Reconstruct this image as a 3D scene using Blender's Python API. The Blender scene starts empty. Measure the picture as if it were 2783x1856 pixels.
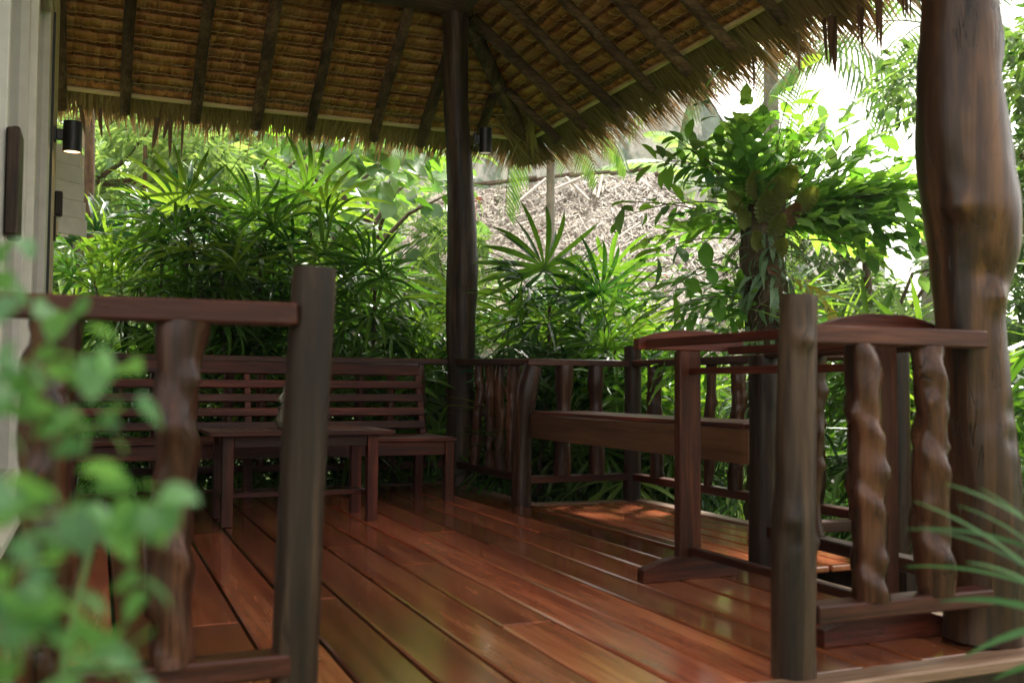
import bpy, bmesh, math, random
import numpy as np
from mathutils import Vector, Matrix, noise
R_ = random.Random(11)
D = bpy.data
scene = bpy.context.scene
COL = scene.collection

# ---------------------------------------------------------------- camera, sky, sun, exposure
cam_d = D.cameras.new('camera'); cam = D.objects.new('camera', cam_d); COL.objects.link(cam)
cam.matrix_world = Matrix(((0.922750864, -0.023322585, -0.384690655, 0.0),
                           (-0.385345536, -0.039522619, -0.921925583, 0.0),
                           (0.006297706, 0.998946455, -0.045456785, 0.77),
                           (0, 0, 0, 1)))
cam_d.sensor_width = 36; cam_d.lens = 35.0
cam_d.clip_start = 0.05; cam_d.clip_end = 1500
cam_d.dof.use_dof = True; cam_d.dof.focus_distance = 6.9; cam_d.dof.aperture_fstop = 3.0
scene.camera = cam

SUN_EL, SUN_AZ = math.radians(57), math.radians(48)      # azimuth clockwise from +Y
w = D.worlds.new('World'); scene.world = w; w.use_nodes = True
nt = w.node_tree; nt.nodes.clear()
sky = nt.nodes.new('ShaderNodeTexSky'); sky.sky_type = 'NISHITA'; sky.sun_disc = False
sky.sun_elevation = SUN_EL; sky.sun_rotation = SUN_AZ
sky.air_density = 1.0; sky.dust_density = 4.0; sky.ozone_density = 1.0; sky.altitude = 0
hs = nt.nodes.new('ShaderNodeHueSaturation'); hs.inputs['Saturation'].default_value = 0.12
bg = nt.nodes.new('ShaderNodeBackground'); bg.inputs['Strength'].default_value = 0.15
out = nt.nodes.new('ShaderNodeOutputWorld')
nt.links.new(sky.outputs[0], hs.inputs['Color']); wm = nt.nodes.new('ShaderNodeMix'); wm.data_type = 'RGBA'; wm.blend_type = 'MULTIPLY'; wm.inputs[0].default_value = 1.0; wm.inputs[7].default_value = (1.0, 0.955, 0.88, 1)
nt.links.new(hs.outputs[0], wm.inputs[6]); nt.links.new(wm.outputs[2], bg.inputs['Color']); nt.links.new(bg.outputs[0], out.inputs[0])
sd = D.lights.new('sun', 'SUN'); sd.energy = 2.4; sd.angle = math.radians(6.0); sd.color = (1.0, 0.95, 0.86)
sun = D.objects.new('sun', sd); COL.objects.link(sun)
sdir = Vector((math.sin(SUN_AZ) * math.cos(SUN_EL), math.cos(SUN_AZ) * math.cos(SUN_EL), math.sin(SUN_EL)))
sun.rotation_euler = sdir.to_track_quat('Z', 'Y').to_euler()
scene.view_settings.view_transform = 'Standard'; scene.view_settings.look = 'None'
scene.view_settings.exposure = 2.0; scene.view_settings.gamma = 1.0
scene.view_settings.use_curve_mapping = False
scene.render.engine = 'CYCLES'
try:
    scene.cycles.use_denoising = True
    scene.cycles.denoiser = 'OPENIMAGEDENOISE'
    scene.cycles.max_bounces = 8; scene.cycles.diffuse_bounces = 4; scene.cycles.glossy_bounces = 3
    scene.cycles.transmission_bounces = 5; scene.cycles.transparent_max_bounces = 6
    scene.cycles.sample_clamp_indirect = 6.0
    scene.cycles.caustics_reflective = False; scene.cycles.caustics_refractive = False
except Exception:
    pass

# ---------------------------------------------------------------- materials
MATS = {}
def newmat(name):
    m = D.materials.new(name); m.use_nodes = True; n = m.node_tree; n.nodes.clear()
    o = n.nodes.new('ShaderNodeOutputMaterial'); return m, n, o
def lk(n, a, b): n.links.new(a, b)
def objcoord(n, scale, rnd=True):
    tc = n.nodes.new('ShaderNodeTexCoord'); v = tc.outputs['Object']
    if rnd:
        oi = n.nodes.new('ShaderNodeObjectInfo'); mu = n.nodes.new('ShaderNodeMath'); mu.operation = 'MULTIPLY'
        mu.inputs[1].default_value = 37.0; lk(n, oi.outputs['Random'], mu.inputs[0])
        ad = n.nodes.new('ShaderNodeVectorMath'); ad.operation = 'ADD'; lk(n, v, ad.inputs[0]); lk(n, mu.outputs[0], ad.inputs[1]); v = ad.outputs[0]
    mp = n.nodes.new('ShaderNodeMapping'); mp.inputs['Scale'].default_value = scale; lk(n, v, mp.inputs['Vector'])
    return mp.outputs[0]
def noise_n(n, vec, sc, det=4, rough=0.6, dist=0.0):
    t = n.nodes.new('ShaderNodeTexNoise'); t.inputs['Scale'].default_value = sc; t.inputs['Detail'].default_value = det
    t.inputs['Roughness'].default_value = rough; t.inputs['Distortion'].default_value = dist
    lk(n, vec, t.inputs['Vector']); return t.outputs['Fac']
def ramp(n, fac, stops):
    r = n.nodes.new('ShaderNodeValToRGB'); cr = r.color_ramp
    while len(cr.elements) < len(stops): cr.elements.new(0.5)
    for e, (p, c) in zip(cr.elements, stops): e.position = p; e.color = (*c, 1)
    lk(n, fac, r.inputs['Fac']); return r.outputs['Color']
def mixc(n, f, a, b, mode='MIX'):
    m = n.nodes.new('ShaderNodeMix'); m.data_type = 'RGBA'; m.blend_type = mode
    for s, v in ((m.inputs[0], f), (m.inputs[6], a), (m.inputs[7], b)):
        if isinstance(v, (int, float)): s.default_value = v
        elif isinstance(v, tuple): s.default_value = (*v, 1)
        else: lk(n, v, s)
    return m.outputs[2]
def mapr(n, v, a, b, c, d):
    m = n.nodes.new('ShaderNodeMapRange'); lk(n, v, m.inputs['Value'])
    for k, x in zip((1, 2, 3, 4), (a, b, c, d)): m.inputs[k].default_value = x
    return m.outputs[0]
def bump(n, h, st, dist=0.01):
    b = n.nodes.new('ShaderNodeBump'); b.inputs['Strength'].default_value = st; b.inputs['Distance'].default_value = dist
    lk(n, h, b.inputs['Height']); return b.outputs[0]
def rnd_out(n): return n.nodes.new('ShaderNodeObjectInfo').outputs['Random']
def isl_out(n): return n.nodes.new('ShaderNodeNewGeometry').outputs['Random Per Island']

def wood(name, axis, c0, c1, c2, rough=(0.28, 0.5), coat=0.0, bumps=0.25, var=0.5, grain=55.0, spec=0.28, blot=0.55, crack=0.0):
    key = (name, axis)
    if key in MATS: return MATS[key]
    m, n, o = newmat(name + '_' + axis)
    s = [1.0, 1.0, 1.0]; s['xyz'.index(axis)] = 0.06; s2 = [1.0, 1.0, 1.0]; s2['xyz'.index(axis)] = 0.35
    v = objcoord(n, s)
    f1 = noise_n(n, v, grain, 5, 0.65, 0.4)
    f2 = noise_n(n, v, 9, 3, 0.5, 0.8)
    v3 = objcoord(n, s2); f3 = noise_n(n, v3, 3.2, 3, 0.5)
    g = mixc(n, 0.5, f1, f2)
    col = ramp(n, g, [(0.38, c0), (0.5, c1), (0.62, c2)])
    col = mixc(n, mapr(n, f3, 0.35, 0.7, 0.0, blot), col, c0)
    hgt = g
    if crack:
        s3 = [1.0, 1.0, 1.0]; s3['xyz'.index(axis)] = 0.10
        nf = noise_n(n, objcoord(n, s3), 13, 4, 0.6, 0.6); sb = n.nodes.new('ShaderNodeMath'); sb.operation = 'SUBTRACT'; lk(n, nf, sb.inputs[0]); sb.inputs[1].default_value = 0.5
        ab = n.nodes.new('ShaderNodeMath'); ab.operation = 'ABSOLUTE'; lk(n, sb.outputs[0], ab.inputs[0])
        cm = noise_n(n, objcoord(n, (1, 1, 1)), 5, 2); gate = mapr(n, cm, 0.48, 0.56, 0.0, crack)
        cf = n.nodes.new('ShaderNodeMath'); cf.operation = 'MULTIPLY'; lk(n, mapr(n, ab.outputs[0], 0.0, 0.014, 1.0, 0.0), cf.inputs[0]); lk(n, gate, cf.inputs[1])
        col = mixc(n, cf.outputs[0], col, tuple(x * 0.25 for x in c0))
        sg = n.nodes.new('ShaderNodeMath'); sg.operation = 'SUBTRACT'; lk(n, g, sg.inputs[0]); lk(n, cf.outputs[0], sg.inputs[1]); hgt = sg.outputs[0]
    hv = n.nodes.new('ShaderNodeHueSaturation'); lk(n, col, hv.inputs['Color'])
    lk(n, mapr(n, rnd_out(n), 0, 1, 1 - var * 0.5, 1 + var * 0.5), hv.inputs['Value'])
    lk(n, mapr(n, rnd_out(n), 0, 1, 0.506, 0.494), hv.inputs['Hue'])
    p = n.nodes.new('ShaderNodeBsdfPrincipled'); lk(n, hv.outputs[0], p.inputs['Base Color'])
    lk(n, mapr(n, f3, 0.3, 0.7, rough[0], rough[1]), p.inputs['Roughness'])
    p.inputs['Specular IOR Level'].default_value = spec; p.inputs['Coat Weight'].default_value = coat; p.inputs['Coat Roughness'].default_value = 0.22
    lk(n, bump(n, hgt, bumps, 0.004), p.inputs['Normal']); lk(n, p.outputs[0], o.inputs[0])
    MATS[key] = m; return m
def m_deck(ax='y'): return wood('deck_wood', ax, (0.17, 0.044, 0.019), (0.29, 0.084, 0.034), (0.44, 0.16, 0.066), rough=(0.10, 0.20), coat=0.0, bumps=0.04, var=1.0, grain=26, spec=1.0, blot=0.35, crack=0.25)
def m_red(ax): return wood('red_furniture_wood', ax, (0.020, 0.004, 0.002), (0.070, 0.014, 0.006), (0.16, 0.040, 0.016), rough=(0.36, 0.55), bumps=0.4, var=0.45, crack=0.5)
def m_rail(ax): return wood('rail_wood', ax, (0.016, 0.004, 0.0025), (0.052, 0.014, 0.007), (0.12, 0.039, 0.020), rough=(0.33, 0.55), bumps=0.4, var=0.4, crack=0.5)
def m_edge(ax): return wood('edge_wood', ax, (0.10, 0.055, 0.032), (0.2, 0.12, 0.072), (0.3, 0.2, 0.13), rough=(0.45, 0.7), bumps=0.3, var=0.3)
def m_log(): return wood('log_wood', 'z', (0.009, 0.0045, 0.003), (0.032, 0.014, 0.008), (0.085, 0.043, 0.022), rough=(0.3, 0.55), bumps=0.5, var=0.4, grain=42, crack=0.6)
def m_logbig(): return wood('big_log_wood', 'z', (0.012, 0.005, 0.003), (0.058, 0.023, 0.010), (0.16, 0.070, 0.029), rough=(0.27, 0.42), bumps=0.7, var=0.1, grain=24, spec=0.35, blot=0.6, crack=0.9)
def m_grey(): return wood('grey_post_wood', 'z', (0.009, 0.005, 0.003), (0.032, 0.018, 0.0095), (0.095, 0.056, 0.031), rough=(0.4, 0.6), bumps=0.4, var=0.3, grain=38, crack=0.8)
def m_bal(): return wood('baluster_wood', 'z', (0.012, 0.005, 0.003), (0.055, 0.021, 0.011), (0.14, 0.058, 0.028), rough=(0.2, 0.38), bumps=0.45, var=0.4, grain=30, crack=0.7)
def m_rafter(ax): return wood('rafter_wood', ax, (0.03, 0.016, 0.009), (0.105, 0.055, 0.03), (0.22, 0.13, 0.075), rough=(0.6, 0.8), bumps=0.6, var=0.4)

def leafmat(name, ca, cb, rough=0.35, trans=0.45, island=False, veins=0.0, spec=0.5):
    if name in MATS: return MATS[name]
    m, n, o = newmat(name)
    r = isl_out(n) if island else rnd_out(n)
    v = objcoord(n, (1, 1, 1)); f = noise_n(n, v, 6, 2)
    ad = n.nodes.new('ShaderNodeMath'); ad.operation = 'ADD'; lk(n, r, ad.inputs[0]); lk(n, mapr(n, f, 0.3, 0.7, -0.2, 0.2), ad.inputs[1])
    mid = tuple((a + b) / 2 for a, b in zip(ca, cb))
    col = ramp(n, ad.outputs[0], [(0.0, ca), (0.55, mid), (0.95, cb)])
    p = n.nodes.new('ShaderNodeBsdfPrincipled'); lk(n, col, p.inputs['Base Color']); p.inputs['Roughness'].default_value = rough
    p.inputs['Specular IOR Level'].default_value = spec
    t = n.nodes.new('ShaderNodeBsdfTranslucent')
    tc = mixc(n, 1.0, col, (2.1, 2.0, 0.9), 'MULTIPLY'); lk(n, tc, t.inputs['Color'])
    mx = n.nodes.new('ShaderNodeMixShader'); mx.inputs[0].default_value = trans
    lk(n, p.outputs[0], mx.inputs[1]); lk(n, t.outputs[0], mx.inputs[2]); lk(n, mx.outputs[0], o.inputs[0])
    MATS[name] = m; return m
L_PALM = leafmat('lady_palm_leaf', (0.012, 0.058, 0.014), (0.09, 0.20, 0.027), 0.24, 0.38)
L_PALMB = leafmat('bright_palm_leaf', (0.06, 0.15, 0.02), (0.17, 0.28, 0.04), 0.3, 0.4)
L_FERN = leafmat('fern_leaf', (0.07, 0.17, 0.045), (0.20, 0.34, 0.08), 0.4, 0.5)
L_FERND = leafmat('hanging_fern_leaf', (0.09, 0.17, 0.09), (0.18, 0.28, 0.16), 0.45, 0.3)
L_YEL = leafmat('yellow_leaf', (0.26, 0.24, 0.04), (0.36, 0.30, 0.05), 0.5, 0.4)
L_NEST = leafmat('nest_leaf', (0.07, 0.09, 0.025), (0.15, 0.16, 0.04), 0.5, 0.4)
L_NESTB = leafmat('dry_nest_leaf', (0.13, 0.065, 0.035), (0.17, 0.085, 0.05), 0.6, 0.2)
L_BROAD = leafmat('broad_leaf', (0.06, 0.14, 0.055), (0.16, 0.27, 0.10), 0.42, 0.4)
L_BRIGHT = leafmat('bright_broad_leaf', (0.08, 0.22, 0.03), (0.17, 0.34, 0.05), 0.38, 0.45)
L_FAR = leafmat('far_foliage', (0.10, 0.19, 0.08), (0.27, 0.39, 0.17), 0.5, 0.4, island=True)  # distance haze and sunshine put into the colour: paler greens than mid_foliage
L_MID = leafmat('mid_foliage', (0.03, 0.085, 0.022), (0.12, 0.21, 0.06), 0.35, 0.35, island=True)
L_VINE = leafmat('vine_leaf', (0.06, 0.16, 0.065), (0.13, 0.29, 0.11), 0.35, 0.4)
L_STRAP = leafmat('strap_leaf', (0.035, 0.12, 0.03), (0.09, 0.21, 0.05), 0.35, 0.35)

L_GRASS = leafmat('grass_blade', (0.02, 0.085, 0.02), (0.06, 0.17, 0.035), 0.5, 0.3, spec=0.2)
def simple(name, col, rough=0.5, metal=0.0, emit=None, es=0.0, nscale=None, namt=0.15, bmp=0.0, spec=0.5):
    if name in MATS: return MATS[name]
    m, n, o = newmat(name); p = n.nodes.new('ShaderNodeBsdfPrincipled')
    p.inputs['Roughness'].default_value = rough; p.inputs['Metallic'].default_value = metal
    p.inputs['Specular IOR Level'].default_value = spec
    if nscale:
        v = objcoord(n, (1, 1, 1)); f = noise_n(n, v, nscale, 5)
        c = ramp(n, f, [(0.3, tuple(x * (1 - namt) for x in col)), (0.7, tuple(min(1, x * (1 + namt)) for x in col))])
        lk(n, c, p.inputs['Base Color'])
        if bmp: lk(n, bump(n, f, bmp, 0.01), p.inputs['Normal'])
    else: p.inputs['Base Color'].default_value = (*col, 1)
    if emit: p.inputs['Emission Color'].default_value = (*emit, 1); p.inputs['Emission Strength'].default_value = es
    lk(n, p.outputs[0], o.inputs[0]); MATS[name] = m; return m
M_WHITE = simple('white_frame_paint', (0.82, 0.79, 0.71), 0.4, nscale=9, namt=0.08)
M_PLASTER = simple('beige_plaster', (0.66, 0.55, 0.36), 0.8, nscale=14, namt=0.12, bmp=0.1)
M_SEAL = simple('black_rubber_seal', (0.012, 0.012, 0.012), 0.5)
M_BLACK = simple('black_metal', (0.012, 0.012, 0.013), 0.42, nscale=60, namt=0.1)
M_BULB = simple('warm_lamp_glass', (0.9, 0.75, 0.5), 0.4, emit=(1.0, 0.62, 0.27), es=1.1)
M_BULB2 = simple('dim_lamp_glass', (0.8, 0.8, 0.75), 0.4, emit=(1.0, 0.85, 0.62), es=0.08)
M_CURT = simple('white_curtain', (0.62, 0.61, 0.57), 0.9)
M_STEM = simple('palm_stem_bark', (0.055, 0.030, 0.018), 0.8, nscale=40, namt=0.6, bmp=0.5)
M_GSTEM = simple('green_stem', (0.07, 0.12, 0.03), 0.6)
M_TWIG = simple('twig_bark', (0.12, 0.085, 0.055), 0.8, nscale=40, namt=0.3)
M_RED = simple('red_flower', (0.55, 0.05, 0.035), 0.5)
M_PURP = simple('purple_flower', (0.42, 0.12, 0.45), 0.5)
M_INT = simple('dark_interior', (0.05, 0.045, 0.04), 0.9)

def m_glass():
    if 'glass' in MATS: return MATS['glass']
    m, n, o = newmat('window_glass'); p = n.nodes.new('ShaderNodeBsdfPrincipled')
    p.inputs['Base Color'].default_value = (0.9, 0.95, 0.92, 1); p.inputs['Roughness'].default_value = 0.03
    p.inputs['Transmission Weight'].default_value = 1.0; p.inputs['IOR'].default_value = 1.45
    lk(n, p.outputs[0], o.inputs[0]); MATS['glass'] = m; return m
def m_bottle():
    m, n, o = newmat('bottle_glass'); p = n.nodes.new('ShaderNodeBsdfPrincipled')
    p.inputs['Base Color'].default_value = (0.85, 0.8, 0.68, 1); p.inputs['Roughness'].default_value = 0.05
    p.inputs['Transmission Weight'].default_value = 0.75
    lk(n, p.outputs[0], o.inputs[0]); return m
def m_thatch(name, c0, c1, c2, dark=0.0):
    if name in MATS: return MATS[name]
    m, n, o = newmat(name)
    isl = isl_out(n); rr = rnd_out(n)
    v = objcoord(n, (1, 1, 1)); f = noise_n(n, v, 70, 3, 0.7, 0.5); f2 = noise_n(n, v, 2.5, 3)
    mx = mixc(n, 0.45, isl, f)
    col = ramp(n, mx, [(0.15, c0), (0.5, c1), (0.85, c2)])
    col = mixc(n, mapr(n, f2, 0.35, 0.7, 0.0, 0.45), col, tuple(a * 0.8 for a in c1))
    p = n.nodes.new('ShaderNodeBsdfPrincipled'); lk(n, col, p.inputs['Base Color']); p.inputs['Roughness'].default_value = 0.6
    p.inputs['Specular IOR Level'].default_value = 0.3
    lk(n, bump(n, f, 0.3, 0.003), p.inputs['Normal'])
    t = n.nodes.new('ShaderNodeBsdfTranslucent'); lk(n, col, t.inputs['Color'])
    s = n.nodes.new('ShaderNodeMixShader'); s.inputs[0].default_value = 0.10
    lk(n, p.outputs[0], s.inputs[1]); lk(n, t.outputs[0], s.inputs[2]); lk(n, s.outputs[0], o.inputs[0])
    MATS[name] = m; return m
M_THATCH = m_thatch('nipa_thatch', (0.29, 0.11, 0.035), (0.64, 0.29, 0.10), (0.82, 0.49, 0.21))
M_FRINGE = m_thatch('thatch_fringe_leaf', (0.15, 0.085, 0.035), (0.33, 0.205, 0.09), (0.50, 0.34, 0.16))
M_OLDTH = m_thatch('weathered_thatch', (0.09, 0.07, 0.05), (0.22, 0.175, 0.125), (0.46, 0.39, 0.30))
M_STITCH = simple('stitch_cane', (0.62, 0.40, 0.18), 0.6)
M_BAMBOO = wood('bamboo', 'x', (0.58, 0.42, 0.20), (0.76, 0.58, 0.32), (0.85, 0.69, 0.43), rough=(0.4, 0.55), bumps=0.1, var=0.15)
def m_bark(name, c0, c1, c2, sc=18):
    if name in MATS: return MATS[name]
    m, n, o = newmat(name); v = objcoord(n, (1, 1, 0.3)); f = noise_n(n, v, sc, 6, 0.7, 0.6)
    v2 = objcoord(n, (1, 1, 1)); f2 = noise_n(n, v2, 4, 4)
    col = ramp(n, f, [(0.3, c0), (0.52, c1), (0.75, c2)])
    col = mixc(n, mapr(n, f2, 0.5, 0.65, 0, 0.5), col, (0.07, 0.10, 0.04))
    p = n.nodes.new('ShaderNodeBsdfPrincipled'); lk(n, col, p.inputs['Base Color']); p.inputs['Roughness'].default_value = 0.9
    lk(n, bump(n, f, 0.8, 0.03), p.inputs['Normal']); lk(n, p.outputs[0], o.inputs[0]); MATS[name] = m; return m
M_BARK = m_bark('tree_bark', (0.03, 0.018, 0.010), (0.09, 0.055, 0.030), (0.19, 0.13, 0.08))
M_PALMBARK = m_bark('palm_trunk_bark', (0.13, 0.115, 0.09), (0.24, 0.22, 0.18), (0.38, 0.36, 0.31), 10)

def m_ground():
    m, n, o = newmat('garden_soil'); v = objcoord(n, (1, 1, 1), False)
    f = noise_n(n, v, 1.2, 8, 0.65); f2 = noise_n(n, v, 26, 5, 0.7)
    col = ramp(n, f, [(0.35, (0.045, 0.10, 0.02)), (0.5, (0.06, 0.085, 0.025)), (0.65, (0.10, 0.075, 0.045))])
    col = mixc(n, mapr(n, f2, 0.3, 0.7, 0, 0.6), col, (0.10, 0.15, 0.04))
    p = n.nodes.new('ShaderNodeBsdfPrincipled'); lk(n, col, p.inputs['Base Color']); p.inputs['Roughness'].default_value = 0.95
    lk(n, bump(n, f2, 0.7, 0.04), p.inputs['Normal']); lk(n, p.outputs[0], o.inputs[0]); return m
def m_cliff():
    m, n, o = newmat('limestone'); v = objcoord(n, (1, 1, 0.28), False); f = noise_n(n, v, 0.55, 8, 0.65, 0.5)
    v2 = objcoord(n, (1, 1, 0.8), False); f2 = noise_n(n, v2, 0.16, 5, 0.65)
    col = ramp(n, f, [(0.33, (0.22, 0.21, 0.20)), (0.45, (0.48, 0.44, 0.40)), (0.6, (0.72, 0.66, 0.59))])
    gr = mixc(n, f, (0.045, 0.11, 0.055), (0.10, 0.19, 0.08))
    col = mixc(n, mapr(n, f2, 0.52, 0.58, 0, 1), col, gr)
    p = n.nodes.new('ShaderNodeBsdfPrincipled'); lk(n, col, p.inputs['Base Color']); p.inputs['Roughness'].default_value = 0.95
    lk(n, bump(n, f, 0.8, 0.8), p.inputs['Normal']); lk(n, p.outputs[0], o.inputs[0]); return m

# ---------------------------------------------------------------- object helpers
def mesh(name, verts, faces, mats, smooth=False, midx=None):
    me = D.meshes.new(name); me.from_pydata([tuple(v) for v in verts], [], faces)
    for m in (mats if isinstance(mats, (list, tuple)) else [mats]): me.materials.append(m)
    if smooth: me.polygons.foreach_set('use_smooth', [True] * len(me.polygons))
    if midx is not None: me.polygons.foreach_set('material_index', midx)
    me.update(); return me
def link(name, me, parent=None, loc=None, rot=None, scale=None):
    o = D.objects.new(name, me); COL.objects.link(o)
    if parent is not None: o.parent = parent
    if loc is not None: o.location = loc
    if rot is not None: o.rotation_euler = rot
    if scale is not None: o.scale = (scale,) * 3 if isinstance(scale, (int, float)) else scale
    return o
def tag(o, label=None, cat=None, group=None, kind=None):
    if label: o['label'] = label
    if cat: o['category'] = cat
    if group: o['group'] = group
    if kind: o['kind'] = kind
    return o
def thing(name, label, cat, loc=(0, 0, 0), group=None):
    o = D.objects.new(name, None); COL.objects.link(o); o.location = loc; o.empty_display_size = 0.1
    return tag(o, label, cat, group)
def sub(p, q): return tuple(a - b for a, b in zip(p, q))

BOXF = [(0, 3, 2, 1), (4, 5, 6, 7), (0, 1, 5, 4), (1, 2, 6, 5), (2, 3, 7, 6), (3, 0, 4, 7)]
def box_mesh(name, lo, hi, mat, bev=0.004, segs=1):
    bm = bmesh.new()
    vs = [bm.verts.new(p) for p in ((lo[0], lo[1], lo[2]), (hi[0], lo[1], lo[2]), (hi[0], hi[1], lo[2]), (lo[0], hi[1], lo[2]),
                                    (lo[0], lo[1], hi[2]), (hi[0], lo[1], hi[2]), (hi[0], hi[1], hi[2]), (lo[0], hi[1], hi[2]))]
    for f in BOXF: bm.faces.new([vs[i] for i in f])
    if bev: bmesh.ops.bevel(bm, geom=bm.edges[:], offset=bev, segments=segs, profile=0.6, affect='EDGES')
    me = D.meshes.new(name); bm.to_mesh(me); bm.free(); me.materials.append(mat); return me
def box(name, lo, hi, mat, parent=None, bev=0.004, org=None):
    """box given in the parent's frame; its own origin at its centre"""
    c = tuple((a + b) / 2 for a, b in zip(lo, hi))
    return link(name, box_mesh(name, sub(lo, c), sub(hi, c), mat, bev), parent, c)
def beam(name, a, b, wd, ht, mat, parent=None, bev=0.004):
    """box beam from a to b (centre line), width wd sideways, height ht"""
    a, b = Vector(a), Vector(b); L = (b - a).length; d = (b - a).normalized()
    up = Vector((0, 0, 1)) if abs(d.z) < 0.95 else Vector((0, 1, 0))
    y = up.cross(d).normalized(); z = d.cross(y)
    me = box_mesh(name, (-L / 2, -wd / 2, -ht / 2), (L / 2, wd / 2, ht / 2), mat, bev)
    o = link(name, me, parent); M = Matrix((d, y, z)).transposed().to_4x4(); M.translation = (a + b) / 2
    o.matrix_local = M; return o
def tube_geo(pts, radii, seg=8, verts=None, faces=None, cap=True, nz=0.0, seed=0, knots=(), spiral=None):
    verts = [] if verts is None else verts; faces = [] if faces is None else faces
    pts = [Vector(p) for p in pts]; n = len(pts); base = len(verts)
    ref = Vector((1, 0, 0)) if abs((pts[-1] - pts[0]).normalized().x) < 0.8 else Vector((0, 1, 0))
    dist = 0.0
    for i, p in enumerate(pts):
        d = (pts[min(i + 1, n - 1)] - pts[max(i - 1, 0)]).normalized()
        u = (ref - d * ref.dot(d)).normalized(); v = d.cross(u)
        if i: dist += (p - pts[i - 1]).length
        for k in range(seg):
            a = 2 * math.pi * k / seg; dr = u * math.cos(a) + v * math.sin(a); r = radii[i]
            if nz: r *= 1 + nz * noise.noise(Vector((math.cos(a) * 1.1 + seed, math.sin(a) * 1.1, dist * 5 + seed))) + nz * 0.5 * noise.noise(Vector((math.cos(a) * 2.5, math.sin(a) * 2.5 + seed, dist * 14)))
            for (kd, ka, kh, kw) in knots:
                da = (a - ka + math.pi) % (2 * math.pi) - math.pi
                q = ((dist - kd) / kw) ** 2 + (da * radii[i] / kw) ** 2
                r += kh * math.exp(-q)
            if spiral:
                pit, amp, ph = spiral; q = ((dist / pit * 2 * math.pi + a + ph + math.pi) % (2 * math.pi)) - math.pi
                r += amp * radii[i] * (math.exp(-(q / 0.75) ** 2) * 1.0 - 0.7 * math.exp(-((q - 1.3) / 0.5) ** 2))
            verts.append(p + dr * r)
    for i in range(n - 1):
        for k in range(seg):
            a = base + i * seg + k; b = base + i * seg + (k + 1) % seg
            faces.append((a, b, b + seg, a + seg))
    if cap:
        faces.append(tuple(base + k for k in reversed(range(seg)))); faces.append(tuple(base + (n - 1) * seg + k for k in range(seg)))
    return verts, faces
def tube(name, pts, radii, mat, parent=None, seg=10, loc=None, smooth=True, **kw):
    v, f = tube_geo(pts, radii, seg, **kw)
    me = mesh(name, v, f, mat, smooth)
    try:
        me.set_sharp_from_angle(angle=math.radians(50))
    except Exception: pass
    return link(name, me, parent, loc)
def lerp(a, b, t): return tuple(x + (y - x) * t for x, y in zip(a, b))
def log_obj(name, keys, mat, parent=None, seg=20, step=0.035, nz=0.06, seed=0, knots=(), spiral=None, wob=0.0):
    """log through keys [(x,y,z,r)...] rising in z"""
    pts, rad = [], []
    ks = sorted(keys, key=lambda k: k[2]); z = ks[0][2]
    n = max(2, int((ks[-1][2] - ks[0][2]) / step))
    for i in range(n + 1):
        z = ks[0][2] + (ks[-1][2] - ks[0][2]) * i / n
        for j in range(len(ks) - 1):
            if ks[j][2] <= z <= ks[j + 1][2] + 1e-9: break
        a, b = ks[j], ks[j + 1]; h_ = b[2] - a[2]; t = (z - a[2]) / h_
        A, B = ks[max(j - 1, 0)], ks[min(j + 2, len(ks) - 1)]
        def _c(q):
            ma = (b[q] - A[q]) / max(1e-6, b[2] - A[2]) * h_; mb = (B[q] - a[q]) / max(1e-6, B[2] - a[2]) * h_
            return (2*t**3 - 3*t*t + 1) * a[q] + (t**3 - 2*t*t + t) * ma + (3*t*t - 2*t**3) * b[q] + (t**3 - t*t) * mb
        x, y, r = _c(0), _c(1), _c(3)
        if wob:
            x += wob * noise.noise(Vector((seed * 3.1, z * 3.5, 0))); y += wob * noise.noise(Vector((0, z * 3.5, seed * 2.3)))
        pts.append((x, y, z)); rad.append(r)
    rad[-1] *= 0.97; 
    return tube(name, pts, rad, mat, parent, seg, nz=nz, seed=seed, knots=knots, spiral=spiral)

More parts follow.
